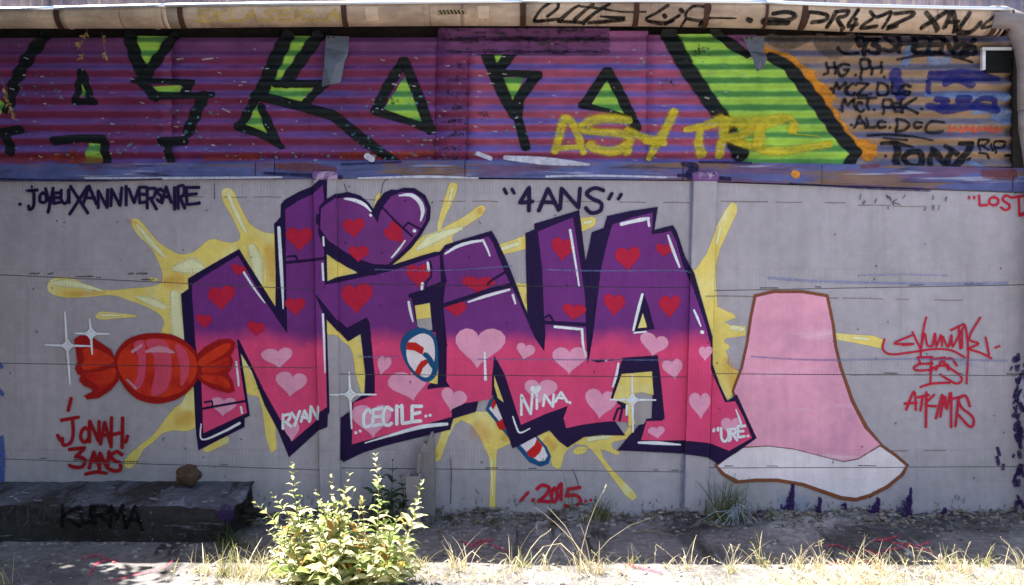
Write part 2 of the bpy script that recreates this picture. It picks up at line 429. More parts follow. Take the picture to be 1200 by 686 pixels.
GLYPH = {k: _g(v) for k, v in {
 'A': "0,1 .45,0 1,1|.15,.62 .85,.62", 'B': "0,0 0,1|~0,0 .8,.1 .8,.4 .1,.5|~.1,.5 1,.6 .9,.95 0,1", 'C': "~1,.12 .5,0 .05,.4 .2,.9 .6,1 1,.85",
 'D': "0,0 0,1|~0,0 .7,.1 1,.5 .7,.9 0,1", 'E': "1,0 0,.03 0,1 1,.97|0,.5 .8,.47", 'F': "1,0 0,.03 0,1|0,.5 .75,.45", 'G': "~1,.1 .45,0 .05,.45 .3,.95 .75,1 .95,.6|.95,.6 .5,.58",
 'H': "0,0 0,1|1,0 1,1|0,.55 1,.45", 'I': ".5,0 .5,1", 'J': "0,.08 1,0|~.6,.03 .65,.6 .5,.95 .1,1 0,.8", 'K': "0,0 .05,1|.95,0 .05,.55 1,1", 'L': "0,0 .05,1 1,.95",
 'M': "0,1 .1,0 .5,.6 .9,0 1,1", 'N': "0,1 .05,0 .9,1 1,0", 'O': "~.5,0 .1,.25 .05,.75 .5,1 .95,.7 .9,.2 .5,0", 'P': "0,0 .05,1|~0,.03 .8,0 1,.25 .7,.5 .05,.55",
 'R': "0,0 .05,1|~0,.03 .8,0 .95,.25 .6,.48 .05,.52|.35,.5 1,1", 'S': "~1,.1 .5,0 .1,.22 .4,.45 .85,.62 .8,.92 .35,1 0,.85", 'T': "0,.05 1,0|.5,.03 .5,1", 'U': "~0,0 .03,.7 .4,1 .85,.75 .95,0|.95,0 1,1",
 'V': "0,0 .5,1 1,0", 'X': "0,0 1,1|1,0 0,1", 'Y': "0,0 .45,.45|1,0 .3,1", 'Z': "0,.03 1,0 .05,1 1,.95", '0': "~.5,0 .1,.25 .05,.75 .5,1 .95,.7 .9,.2 .5,0", '1': ".1,.3 .7,0 .6,1",
 '2': "~0,.25 .4,0 .9,.15 .7,.55 .1,.95|.1,.95 1,.95", '3': "0,.05 .95,0 .4,.42|~.4,.42 .95,.6 .8,.95 .3,1 0,.85", '4': ".7,1 .75,0 .0,.65 1,.6", '5': "1,0 .2,.05 .1,.45|~.1,.45 .75,.4 1,.7 .6,1 0,.95",
 '6': "~.8,0 .2,.35 .05,.8 .5,1 .95,.8 .7,.52 .1,.65", '9': "~.95,.3 .5,.0 .05,.25 .4,.5 .9,.3|.95,.2 .75,1", '.': ".4,.9 .6,.95", "'": ".5,0 .4,.25", '-': "0,.55 1,.5", 'i': ".5,.35 .5,1|.5,.05 .55,.1"}.items()}

# ------------------------------------------------------------------ colours (real-world base colours)
M_CONC = paint("grey_painted_concrete", C(163, 158, 165), surf='wall', alpha=False, panels=True, rough=.8, speck=(.5, .5, .52), speck_amt=.35, spec=.2,
               patch=[((.40, .37, .36), (1.3, 2.2), .55, .75), ((.27, .30, .42), (1.1, 3.5), .66, .74)])
NAVY = paint("navy_outline_paint", C(30, 13, 58), rough=.5, speck=(.16, .14, .24), speck_amt=.25)
FACE = paint("pink_to_purple_fill_paint", C(208, 68, 114), C(106, 46, 118), grad=(.885, 1.01, 0.0), rough=.5, speck=(.5, .3, .45), speck_amt=.3)
PURP = paint("purple_fill_paint", C(108, 50, 116), rough=.5, speck=(.5, .3, .45), speck_amt=.3)
REDH = paint("red_heart_paint", C(172, 28, 58), rough=.5, speck_amt=.2)
PNKH = paint("pale_pink_heart_paint", C(224, 150, 178), rough=.5, speck_amt=.2)
YEL = paint("yellow_splash_paint", C(224, 198, 106), rough=.5, speck_amt=.15, patch=[(C(228, 210, 148), (5, 3), .5, .68)])
WHT = paint("white_highlight_paint", C(226, 220, 226), rough=.5, speck_amt=.1)
WHTSOFT = paint("thin_white_spray", C(226, 220, 226), rough=.5, speck_amt=.1, opac=.8)
GREYP = paint("grey_backing_paint", C(158, 152, 153), rough=.8, speck_amt=.3)
BLUE = paint("teal_blue_paint", C(20, 76, 120), rough=.5)
REDC = paint("red_cane_paint", C(186, 30, 30), rough=.5)
REDT = paint("red_marker_spray", C(176, 26, 52), rough=.5, speck_amt=.15)
DRED = paint("dark_red_spray", C(148, 16, 28), rough=.5, speck_amt=.15)
CAN_D = paint("candy_dark_red_paint", C(150, 20, 20), rough=.4)
CAN_O = paint("candy_orange_paint", C(200, 52, 26), rough=.4, patch=[(C(172, 28, 24), (5, 5), .45, .65)])
CAN_P = paint("candy_pink_paint", C(200, 70, 96), rough=.5)
BROWN = paint("brown_outline_paint", C(122, 72, 48), rough=.55)
PINKG = paint("soft_pink_paint", C(220, 154, 176), rough=.6, speck_amt=.35, patch=[(C(198, 142, 170), (2, 2), .50, .70), (C(226, 178, 192), (1.5, 9), .58, .72)])
OFFW = paint("off_white_paint", C(222, 208, 212), rough=.6, speck_amt=.3)
STAIN = paint("dark_purple_stain", C(52, 34, 84), rough=.7, opac=.95)
BLUES = paint("blue_overspray", C(110, 122, 176), rough=.7, opac=.5)
DBLUE = paint("blue_drip_spray", C(50, 86, 170), rough=.7, opac=.75)
RIDGE = paint("worn_white_edge_paint", C(196, 200, 216), rough=.7, opac=.9)

# ------------------------------------------------------------------ the concrete wall
wall = tag(empty("concrete_wall"), "grey concrete panel wall covered in a purple and pink birthday graffiti", "wall", None, "thing")
M_JOINT = paint("dark_joint_mortar", (.17, .16, .16), surf='wall', alpha=False, rough=.9)
def panel_bm(xa, xb, ta, tb, ba, bb):       # corner heights of one precast plate
    bm = bmesh.new(); ch = .006; g = GR / S * 1.0
    prof = lambda zt, zb: [(0, zt - g - .001), (.002, zt - g), (.05, zt - g), (.05, zb + g), (.002, zb + g), (0, zb + g + .001)]
    A = [bm.verts.new((xa, y, z)) for y, z in prof(ta, ba)]; B = [bm.verts.new((xb, y, z)) for y, z in prof(tb, bb)]
    n = len(A)
    for k in range(n): bm.faces.new((A[k], A[(k + 1) % n], B[(k + 1) % n], B[k]))
    bm.faces.new(A[::-1]); bm.faces.new(B); bmesh.ops.recalc_face_normals(bm, faces=bm.faces[:])
    return bm
BX = [(-52, 384), (384, 822), (822, 1262)]
for b in range(3):
    rows = [TOPS[b]] + JOINTS[b] + [tuple([BOTS[b][0], BOTS[b][1] + 30, BOTS[b][2], BOTS[b][3] + 30])]
    xa, xb = BX[b]
    for u, l in zip(rows, rows[1:]):
        z = lambda L, x: P(x, ly(L, x)).z
        obj("concrete_panel", panel_bm(P(xa, 0).x, P(xb, 0).x, z(u, xa), z(u, xb), z(l, xa), z(l, xb)), M_CONC, wall)
    bm = bmesh.new(); box(bm, P(xa, 0).x + .01, P(xb, 0).x - .01, .0035, .047, -.12, P(0, 222).z); obj("joint_mortar", bm, M_JOINT, wall)
for side in (-1, 1):                        # the wall goes on outside the frame
    for k in range(4):
        bm = bmesh.new(); x0 = P(-52, 0).x if side < 0 else P(1262, 0).x
        box(bm, min(x0, x0 + side * 2), max(x0, x0 + side * 2), .002, .05, -.1 + k * .475 + .003, -.1 + (k + 1) * .475 - .003, .003)
        obj("concrete_panel", bm, M_CONC, wall)
def post_bm(p, ztop):
    bm = bmesh.new(); r = bmesh.ops.create_cube(bm, size=1)
    for v in r['verts']:
        top = v.co.z > 0; py = 210 if top else 640
        x = P(lx(p[0], p[1], py) if v.co.x < 0 else lx(p[2], p[3], py), 0).x
        v.co = Vector((x, -POST_OUT if v.co.y < 0 else .09, P(0, ztop).z if top else -.15))
    bmesh.ops.bevel(bm, geom=[e for e in bm.edges if all(v.co.y < 0 for v in e.verts)], offset=.004, segments=2, affect='EDGES')
    return bm
for p, zt in ((POST1, 205.5), (POST2, 208.5), (((-66, 205), (-64, 600), (-38, 205), (-40, 600)), 206), (((1250, 205), (1248, 600), (1276, 205), (1276, 600)), 214)):
    obj("post", post_bm(p, zt), M_CONC, wall)

def ll(*a): return list(zip(a[::2], a[1::2]))
def child(o, parent): o.parent = parent; return o
def hearts(parent, lst, mat, layer):
    for h in lst:
        Paint().fill(heart(*h), soft=1.4).wall("heart", mat, parent, layer)
def lines(parent, name, mat, lst, layer, smooth=True, label=None):
    for i, (pts, w) in enumerate(lst):
        p = Paint(); p.lift = i * .00012; p.stroke(pts, w, smooth); o = p.wall(name, mat, parent, layer)
        if label: o['label'] = label
# --- yellow splashes behind the letters
sp = Pieces()
sp.fill(ll(155,262, 156,257, 162,258, 170,266, 183,282, 195,291, 206,297, 213,299, 225,297, 235,290, 244,282.5, 252,281, 262,284, 272,285, 280,282, 282,277, 280,270, 272,253, 263,238, 260.5,228, 262,222.5, 268,221, 274,226, 277,233, 283,246, 292,262, 305,271, 318,274.5, 330,275,
  345,300, 345,400, 300,455, 289,462, 260,480, 225,503, 205,504, 191,507, 180,517, 169,526, 158,544, 151,548.5, 147,546, 148,538, 160,526, 181,509, 197,488, 206,478, 215,470, 225,440, 222,410, 197,397, 190,389, 193,378, 186,367, 170,358.5, 150,351, 130,345.5, 100,348, 75,348, 60,343.5, 56,337, 59,330, 66,326, 76,325.5, 90,329, 108,338, 130,341, 150,339, 165,338, 180,336, 189,332, 191,322, 187,309, 177,290, 160,273), smooth=True)
sp.fill(heart(180, 328.5, 9, 5), soft=1); sp.fill(ll(113,370, 117,366.5, 125,366, 140,368, 160,370.5, 140,372.5, 122,374, 114,373), smooth=True)
sp.wall("paint_splash", YEL, wall, 1)
sp = Pieces()
sp.fill(ll(300,455, 309,462, 322,500, 324,526, 318,530, 312,512, 308,480, 304,465, 290,462)); sp.fill(ll(239,527, 250,519, 262,514, 266,518, 254,525, 244,529), smooth=True); sp.fill(ll(262,513, 267,513, 267,519, 261,520), smooth=True)
sp.wall("paint_splash", YEL, wall, 1)
sp = Pieces()
sp.fill(ll(436,252, 439,240, 442,229, 445,226.5, 448,229, 446,238, 443,250, 440,258)); sp.fill(ll(513,268, 516,252, 522,232, 527,217, 531,215, 535,217, 534,226, 528,240, 522,252, 516,268), smooth=True)
sp.fill(ll(440,330, 455,312, 478,295, 495,278, 512,272, 527,264, 545,254, 560,243, 566,242, 568,246, 562,254, 548,263, 534,272, 529,280, 531,288, 520,300, 480,330), smooth=True)
sp.fill(ll(580,289, 590,286, 604,281, 617,276, 617,291, 602,295, 586,298, 580,297)); sp.fill(ll(676,257, 686,256, 694,255, 697.5,258, 696,264, 688,268, 678,271), smooth=True)
sp.fill(ll(383,292, 398,304, 430,321, 410,327, 383,331)); sp.fill(ll(604,332, 612,333.5, 620,333, 624,350, 622,372, 612,352))
sp.wall("paint_splash", YEL, wall, 1)
sp = Pieces()
sp.fill(ll(383,374, 396,385, 408,400, 423,390, 429,440, 429,462, 424,461, 418,440, 414,414, 410,405, 402,400, 396,392, 384,391))
sp.fill(ll(486,357, 504,355, 505,371, 490,373)); sp.fill(ll(500,452, 512,450, 514,430, 506,420, 500,440)); sp.fill(ll(578,440, 590,472, 584,474, 578,462)); sp.fill(ll(282,416, 300,455, 304,463, 288,461))
sp.fill(ll(728,439, 764,435, 766,463, 748,459, 734,464, 718,468)); sp.fill(ll(744,386, 753,366, 758,386)); sp.fill(ll(742,480, 748,497, 738,500, 738,490))
sp.wall("paint_splash", YEL, wall, 1)
sp = Pieces()
sp.fill(ll(520,500, 533,487, 550,482, 576,484, 600,518, 592,522, 582,527, 581,540, 580,570, 580,594, 574,594, 575,560, 573.5,535, 569,526, 562,510, 552,497, 541,492, 533,497, 525,512, 516,538, 511,541, 509,534))
sp.fill(ll(630,512, 644,503, 656,516, 666,523, 684,511, 708,508, 732,509, 738,500, 744,505, 734,514, 720,517, 715,520, 718,526, 726,531, 724,533, 714,529, 703,526, 706,536, 714,547, 730,564, 743,577, 746,583, 741,586, 733,580, 720,562, 704,540, 694,527, 686,521, 674,520, 664,527, 660,534, 657,547, 653,549, 648,546, 645,534, 638,520))
sp.fill(ll(672,529, 676,525, 683,524, 688,526, 684,531, 675,532), smooth=True)
sp.wall("paint_splash", YEL, wall, 1)
sp = Pieces()
sp.fill(ll(806,318, 815,316, 828,297, 840,266, 850,248, 857,238, 863,240, 863,249, 854,268, 843,292, 838,312, 838,330, 840,360, 858,368, 862,372, 848,378, 856,382, 873,383, 873,393, 850,396, 848,401, 855,406, 850,412, 853,419, 851,426, 858,432, 866,436, 860,452, 856,466, 848,470, 830,430, 822,380))
sp.fill(ll(978,391, 1000,393, 1022,394, 1034,398.5, 1033,408, 1020,405, 1002,401.5, 978,397))
sp.wall("paint_splash", YEL, wall, 1)

# --- creamy highlights and orange shading inside the splashes
CREAM = paint("cream_splash_light", C(232, 218, 172), rough=.5, speck_amt=.1); AMBER = paint("amber_splash_shade", C(214, 150, 62), rough=.5, opac=.28, speck_amt=.1, mist=True)
def dabs(mat, lst):
    for pts, w in lst: Paint().stroke(pts, w, True, soft=2.2 if mat is AMBER else .9).wall("splash_shading", mat, wall, 1.5)
dabs(CREAM, [(ll(160,263, 170,275, 184,292, 194,302), [2, 5, 5, 2]), (ll(64,332, 80,332, 100,336, 120,341), [4, 8, 5, 2]), (ll(160,348, 178,354, 192,360), [2, 8, 6]), (ll(205,315, 225,312, 240,318), [6, 16, 6]), (ll(295,290, 300,305, 305,330), [8, 12, 6]), (ll(267,226, 276,248, 288,272), [3, 5, 3]), (ll(120,369.5, 140,370), [3, 2]), (ll(540,268, 520,275, 505,281, 490,292), [4, 8, 10, 4]), (ll(530,222, 526,238), [3, 2]), (ll(588,292, 606,286), [4, 5]), (ll(686,261, 692,260), 4), (ll(844,268, 840,285), [3, 3]), (ll(858,384, 870,386), 5), (ll(1002,396, 1018,398), [3, 2]), (ll(205,345, 210,400), [10, 14]), (ll(576,540, 577,580), [3, 2]), (ll(690,515, 715,512), [5, 3])])
dabs(AMBER, [(ll(190,330, 205,330, 216,326), [4, 10, 6]), (ll(75,344, 95,345, 120,343), [4, 4, 2]), (ll(205,495, 220,490, 228,488), [6, 9, 6]), (ll(310,290, 318,300, 320,330), [6, 10, 8]), (ll(148,258, 160,262), 2), (ll(562,245, 564,250), 4), (ll(556,495, 562,505, 572,515), [8, 12, 6]), (ll(505,525, 509,535), [4, 6]), (ll(596,505, 590,515), [6, 5]), (ll(620,345, 618,355), 4), (ll(850,420, 858,440, 858,455), [6, 8, 4]), (ll(640,515, 650,525), [6, 5])])
# --- first letter
L1 = Paint().fill(ll(213,345, 222,339, 221,327, 250,310, 280,293, 323,360, 324,320, 322,263, 329.5,255, 330,240, 334,235, 350,226, 368,218.5, 379,208.5, 383.5,211, 383,295, 384,331, 383,372, 386.5,482, 384.5,485, 384,499, 374,503, 339,535, 326,503, 311,475, 296,435, 282,414, 288,457, 292,487, 286,490, 286,500, 233,527, 230,500, 228,456, 217,400), soft=2).wall("painted_letter", NAVY, wall, 2)
L1['label'] = "leftmost tall letter with the striped candy across its foot"
Paint().fill(ll(225.5,334, 250,318, 279,300.5, 308,350, 337,391.5, 336,320, 335,246, 350,236, 368,228, 379,218, 380.5,240, 382,260, 380,300, 381,331, 381,372, 383.5,476, 373,483, 373,490, 343,516, 310,457, 281,398, 277,397, 282,440, 289,483.5, 239,507, 237,450, 230,404, 226,346), soft=1.6).wall("letter_face", FACE, L1, 3)
hearts(L1, [(351,281,31,27), (280,317,17,11,.3), (259,350,31,28), (240,377,18,15), (301,386,20,16), (346,360,23,20)], REDH, 4)
hearts(L1, [(327,420,36,23), (342,451,36,28,.25), (262,477,30,21), (342,506,17,22)], PNKH, 4)
lines(L1, "inner_line", NAVY, [(ll(238,479, 262,474.5, 288,470), 2.6), (ll(240,471.5, 248.5,470, 249.5,476), 2), (ll(336,308, 360,305.5, 383,302.5), 3), (ll(337,301, 347,300, 349,306), 2.2), (ll(374,253, 373.5,258, 374,262), 4)], 5, False)
lines(L1, "highlight", WHT, [(ll(286,319.5, 298,338, 310.5,355), [2.6, 2.4, 1]), (ll(277,424, 279,440, 280,452), [2, 2.6, 2]), (ll(282.5,477, 284,484), 2.4), (ll(236,497, 237,515, 260,507, 281,496), [1.2, 1.8, 2.6, 3]), (ll(327,267, 329.5,310, 331.5,345, 332,362), [3.6, 4, 2.6, .8]), (ll(380,278, 380.5,288), 2), (ll(379,309, 380,328), 2.4), (ll(379.5,368, 381,400, 382,436), [2.4, 2.6, 1.2])], 5)
wt = Paint()
wt.word("RYAN", 331, 486, 374, 501, 3.4, dy=-9, gap=.15, jit=.08)
tag(wt.wall("painted_writing", WHT, L1, 6), "small white name on the first letter's foot")

# --- the heart that dots the second letter
H0 = Paint().fill(ll(376,243, 384,234.5, 394,228.5, 408,226, 422,230, 432,238.5, 437.5,246, 443,236, 451,226.5, 459,223, 466,223.5, 474,221, 486,221.5, 498,229.5, 504,243, 503.5,257, 494,274, 482,290, 468,303, 453,315, 440,322, 425,321, 408,313, 396,305.5, 383,296, 375,273), soft=2).wall("painted_heart", NAVY, wall, 5.3)
H0['label'] = "large purple heart above the second letter"
Paint().fill(ll(378,245, 384,240, 394,233.5, 408,231.5, 421,235.5, 430,243.5, 437,253.5, 443,262, 446,250, 451,241, 459,231, 470,226, 484,226.5, 495,233.5, 500,245, 498,259, 488,275, 474,291, 455,309.5, 438,309, 420,303, 402,293, 386,281, 377,268), soft=1.6).wall("heart_face", PURP, H0, 5.8)
hearts(H0, [(415,268,25,22), (419.5,298,23,18), (464,275,21,27,-.75)], REDH, 6.3)
lines(H0, "inner_line", NAVY, [(ll(448,243, 465,261, 483,277), 2.2), (ll(473,267, 478.5,261, 495,270), 2.2)], 7, False)
lines(H0, "highlight", WHT, [(ll(404,233, 416,235, 427,240, 435,248), [2, 4, 4, 1.2]), (ll(468,229.5, 482,229, 492,237, 495.5,248, 493,259), [1.4, 4.4, 5, 4.6, 1.4]), (ll(459,302, 467,293, 475,282), [1.6, 2.4, 1.2]), (ll(485.5,270.5, 486.2,271), 3.6), (ll(434,252, 435,253), 2.6)], 7)

# --- second letter
L2 = Paint().fill(ll(383,331, 396,325.5, 430,319, 453,314, 494,300.5, 510,296, 524,296, 526,330, 524,352, 524,400, 522,447, 532,449, 531,489, 527,503, 490,512, 450,522, 425,530, 403,540.5, 400,538, 400,490, 410,483, 413,473, 428,462, 429,440, 423,390.5, 408,399.5, 396,386, 383,372.5, 372,347, 384,345), soft=2).wall("painted_letter", NAVY, wall, 3.4)
L2['label'] = "second letter under the large purple heart"
Paint().fill(ll(383,334, 398,331.5, 428,325, 454,319.5, 498,305.5, 516,299.5, 517,318, 520,331, 481,347, 482.5,354, 486,376, 489,384, 494,388, 510,390, 512,430, 509,446, 501,451, 500,457, 529.5,453.5, 529,488, 413,520, 415,472.5, 440,463, 440,440, 434,378, 430,371, 407,383.5, 396,374, 374,347, 379,340), soft=1.6).wall("letter_face", FACE, L2, 4.3)
Paint().fill(ll(487,359, 503,356, 506,386, 497,388, 490,382)).wall("window_backing", GREYP, L2, 5)
Paint().fill(ll(487,359, 503,356, 504.5,371.5, 489,373.5)).wall("window_backing", YEL, L2, 6)
Paint().fill(ll(503,447.5, 512,449.5, 513,431, 509,420, 507,438)).wall("window_backing", YEL, L2, 6)
hearts(L2, [(490,324,28,27), (417,351,36,35)], REDH, 5)
hearts(L2, [(449,429,15,22,.3), (482,452,48,36,-.15), (437,494,46,38)], PNKH, 5)
lines(L2, "inner_line", NAVY, [(ll(517,297, 519,314, 522,330, 500,339), 3.2), (ll(504,306, 506,316, 505,325, 500,330, 499,338), 2), (ll(481,347, 500,341, 520,334), 5)], 6.4, False)
lines(L2, "highlight", WHT, [(ll(501.5,308, 502.5,317), 2.8), (ll(495,332, 494.5,339), 3), (ll(479,354, 481,365, 484,377), [2.6, 3, 1.4]), (ll(428,519, 460,509.5, 495,500, 524,497), [1, 3, 4.6, 3.4])], 6)
wt = Paint()
wt.word("CECILE", 425, 480, 494, 500, 4.2, dy=-5, gap=.08, jit=.06)
for d in ((417,507), (422,505), (467,476.5), (499,487.5), (504,486.5)): wt.stroke([d], 3.4)
tag(wt.wall("painted_writing", WHT, L2, 7), "white name with dots on the second letter's foot")

# --- third letter
L3 = Paint().fill(ll(516,296, 522,288, 534,284, 576,271.5, 582,282, 594,308, 608,343, 618,368, 617,300, 616.5,274, 627,269.5, 627,263, 650,256, 678,247.5, 680,262, 686,311, 690,330, 702,350, 692,425, 700,470, 720,494, 732,510, 706,509, 684,511.5, 665,523.5, 656,517, 644,503.5, 628,511, 601,524.5, 590,492, 578,462, 560,470, 557,482, 531,490, 529,470, 530,452, 521,448, 522,400, 519,358), soft=2).wall("painted_letter", NAVY, wall, 5)
L3['label'] = "third and widest letter with a small white name at its foot"
Paint().fill(ll(519,299, 523,293, 545,286, 572,278, 577,285, 590,318, 606,350, 626,396, 638,412.5, 640,392, 638,367, 636,315, 631,272, 650,264, 671,256, 680,313, 685,350, 688,427, 692,420, 712,416, 740,420, 728,450, 722,467, 738,472, 736,494, 716,493, 700,494.5, 682,497, 664,501, 661,490, 666,475, 640,484, 611,497, 592,438, 579,416, 576,440, 575.5,467, 531,474, 529,454, 524,447, 524.5,400, 520,358, 523,331), soft=1.6).wall("letter_face", FACE, L3, 6)
Paint().fill(ll(579,440, 590,471, 584,466, 580,452)).wall("window_backing", YEL, L3, 7)
hearts(L3, [(560,334,38,18), (535,363,24,17), (659,293,26,26), (672,366,27,18)], REDH, 7.4)
hearts(L3, [(560,408.5,58,46), (530,469,30,25,.2), (615,412.5,21,18,.15), (667,423,40,31), (711,416.5,17,16,.1), (632,459,38,27,-.1), (704,474,37,33,.1)], PNKH, 7.4)
lines(L3, "inner_line", NAVY, [(ll(520,358, 545,350, 575,340, 601,334), 4.6), (ll(572,333, 575,329.5, 592,319), 2.4), (ll(636,378, 660,379, 687,380.5), 4), (ll(639,372, 644,369, 648,376), 2.4), (ll(719,492, 724,479, 734,476), 2.4), (ll(726,493, 731,470), 2.4)], 8.4, False)
lines(L3, "highlight", WHT, [(ll(522,297.5, 535,289.5, 550,284.5, 566,282), [2, 3.6, 3.4, 2.4]), (ll(566,281.5, 571,292, 574,300), [2.4, 2.4, 1.6]), (ll(549,354, 570,347, 597,339.5), [1.8, 3.4, 2.4]), (ll(601,346, 604,356), [3.2, 1.6]), (ll(668,270, 673,300, 678.5,335), [3.2, 2.6, 1.6]), (ll(650,383, 682,386), 3), (ll(682,386, 683,402, 686,418), [3, 3, 1]), (ll(568,413, 569,445), [2.4, 3.4]), (ll(601,488, 605,500, 609.5,507, 621,502), [1.2, 2, 2, 1]), (ll(734.5,475, 734,486), 2.6)], 8.4)
wt = Paint()
wt.text([('N',611,462,624,485), ('i',626,462,632,478), ('N',637,462,649,476), ('A',651,459,664,471), ('.',666,462,669,472)], 3.2, jit=.06)
wt.fill(heart(628, 457.5, 12, 10))
tag(wt.wall("painted_writing", WHT, L3, 8), "small white name with a white heart over it")

# --- fourth letter
L4 = Paint().fill(ll(686,311, 692,285, 694,273, 708,268, 712,254, 740,248, 770,243.5, 766,270.5, 788,265, 792,271, 802,301, 812,321, 822,356, 833,394, 833,424, 843,452, 852,471, 863,463.5, 874,488, 885.5,513, 862,530, 841,543, 828,534, 806,531, 765,529, 724,527.5, 738,511, 751,496, 738,497, 734,480, 718,467, 729,425, 731,420, 700,424, 691,421, 698,350, 690,330), soft=2).wall("painted_letter", NAVY, wall, 7)
L4['label'] = "fourth letter that runs across the right post"
Paint().fill(ll(718,264, 740,256, 764,250, 764,262, 762.5,275.5, 775,274, 786,271.5, 792,284, 798,307, 804,322, 810,337, 818,360, 826,384, 831,406, 831,432, 849,472, 861,471, 871,490, 880,513, 854,527.5, 828,517, 806,515, 777,515.5, 752,515, 758,494, 778,493.5, 774,450, 770,417, 731,420, 691,421, 696,390, 698,372, 702,340, 704,319, 712,285), soft=1.6).wall("letter_face", FACE, L4, 8)
Paint().fill(ll(743,388.5, 748,366, 754,343, 760,362, 766,385), soft=1.5).wall("counter", NAVY, L4, 9)
Paint().fill(ll(748,384, 753,367.5, 757,383)).wall("window_backing", YEL, L4, 10)
Paint().fill(ll(730,420, 770,417, 774,450, 778,490, 770,490.5, 764,489, 765,462, 763,436, 729,439, 719,468, 716.5,466), soft=1.5).wall("counter", NAVY, L4, 9)
Paint().fill(ll(729,439, 763,436, 765,489, 757,490, 754,496, 738,499, 738,480, 736,473, 719,467)).wall("window_backing", GREYP, L4, 8.5)
Paint().fill(ll(729,439, 763,436, 765,462, 752,459, 744,460, 738,480, 744,496, 737,499, 736,473, 719,467)).wall("window_backing", YEL, L4, 9.2)
hearts(L4, [(736,304,29,27), (777.5,294,19,14,.2), (719,358,24,25), (785,360,24,26)], REDH, 9)
hearts(L4, [(767,405,33,25,.2), (789,433,23,23,-.1), (770,507,19,13), (825,414,15,16,.1), (820,475,24,30), (857,501,24,22,-.1)], PNKH, 9)
lines(L4, "highlight", WHT, [(ll(728,263, 740,260, 752,257.5, 760,256), [4, 4, 4.6, 3]), (ll(759,256, 760.5,265), 2.8), (ll(782.5,276, 788,292, 796,313), [2, 3.4, 2.4]), (ll(752.5,345, 747,366, 742,387), [3, 3.4, 2.6]), (ll(743,390, 757,388.8), 2), (ll(724.5,426, 722,440, 718,453), [2.4, 3, 2.4]), (ll(748,518.5, 770,519, 797,521), [2.2, 4, 1.6]), (ll(812,363, 816,372, 820,382), [2, 2.8, 1.2]), (ll(821,388.5, 822,389), 4), (ll(862,480, 867,493, 869,501), [1.6, 2.6, 1.6])], 10)
wt = Paint()
wt.text([("'",835,503,837.5,511), ("'",840,502,842.5,510), ('U',845,502,854,517), ('R',855,502,863,515), ('E',864,499,872,512), ('.',875,508,877,511)], 3.2, jit=.05)
tag(wt.wall("painted_writing", WHT, L4, 10), "small white name beside the right post")

# --- candy cane woven through the middle letters
cc = Paint().fill(ll(470,405, 474,394, 483,387, 494,385, 506,390, 512,402, 513,425, 512,436, 507,444, 500,447, 491,443, 481,433, 473,419), smooth=True).wall("painted_candy_cane", BLUE, wall, 7)
cc['label'] = "upper loop of the striped candy cane"
Paint().fill(ll(477,412, 479,401, 488,394, 497,391.5, 506,397, 509,410, 508,424, 504,417, 498,412, 495,417, 503,424, 506,432, 503,440, 496,441, 486,434, 479,424), smooth=True).wall("cane_body", OFFW, cc, 8)
Paint().fill(ll(478,402, 487,402, 496,408, 495,415, 486,410, 477,409)).wall("stripe", REDC, cc, 9)
Paint().fill(ll(499,422, 494,424, 490,430, 487,436, 492,439, 495,431, 501,425)).wall("stripe", REDC, cc, 9)
Paint().fill(ll(500,414, 507,422, 510,434, 506,430, 501,422), smooth=True).wall("inner_line", BLUE, cc, 9)
cc = Paint().fill(ll(570,480, 576,466, 582,465, 592,476, 604,502, 628,511, 640,524, 645,535, 642,543, 633,546, 621,541, 608,526), soft=1.8).wall("painted_candy_cane", BLUE, wall, 4.0)
cc['label'] = "lower end of the striped candy cane"
Paint().fill(ll(574,479, 580,470, 588,472, 596,484, 601,508, 595,505)).wall("cane_body", OFFW, cc, 4.2)
Paint().fill(ll(576,476, 579,468.5, 584,468, 578,479)).wall("stripe", REDC, cc, 4.5)
Paint().fill(ll(582,496, 592,490, 595,486, 599,498, 590,503, 586,503)).wall("stripe", REDC, cc, 4.5)
Paint().fill(ll(611,522, 627,513, 637,525, 641,534, 638,539, 632,540, 622,534)).wall("cane_body", OFFW, cc, 4.2)
Paint().fill(ll(618,530, 627,522, 629,515, 635,523, 632,530, 626,536, 620,534)).wall("stripe", REDC, cc, 4.5)

# --- the wrapped candy
cd = Paint()
cd.fill(ll(135,430, 137,414, 148,400, 164,393, 182,391, 202,393, 218,401, 229,412, 234,425, 233,440, 224,455, 212,465, 196,471, 178,472, 160,466, 146,452), smooth=True)
cd.fill(ll(137,425, 130,410, 112,398, 104,394, 94,394, 88,398, 90,410, 92,424, 89,432, 92,438, 96,440, 94,446, 100,452, 108,455, 110,459, 100,464, 103,467.5, 116,466, 130,457, 139,446))
cd.fill(ll(230,418, 240,408, 256,399, 270,397.5, 276,402, 274,410, 270,416, 273,424, 270,434, 266,437, 272,446, 275,458, 268,460, 250,455, 236,447, 231,440))
CD = cd.wall("painted_candy", CAN_D, wall, 8); CD['label'] = "striped red and orange wrapped candy"
Paint().fill(ll(139,430, 141,416, 151,405, 166,399, 184,397, 204,400, 219,408, 229,419, 231,430, 228,442, 218,455, 204,462, 186,465, 166,461, 150,450), smooth=True).wall("candy_body", CAN_O, CD, 9)
for st in (ll(158,403, 168,400, 171,415, 170,440, 164,455, 158,452, 162,440, 163,420), ll(172,400, 192,399, 200,412, 201,436, 196,455, 184,463, 178,460, 182,440, 181,418), ll(206,404, 217,410, 222,424, 220,440, 213,452, 212,430)):
    Paint().fill(st, smooth=True).wall("stripe", CAN_P, CD, 10)
p = Pieces()
p.fill(ll(134,423, 122,413, 108,408, 98,410, 100,420, 97,430, 104,433, 122,428), smooth=True); p.fill(ll(135,432, 118,436, 104,437, 102,443, 112,449, 116,456, 112,462, 124,454, 134,444), smooth=True)
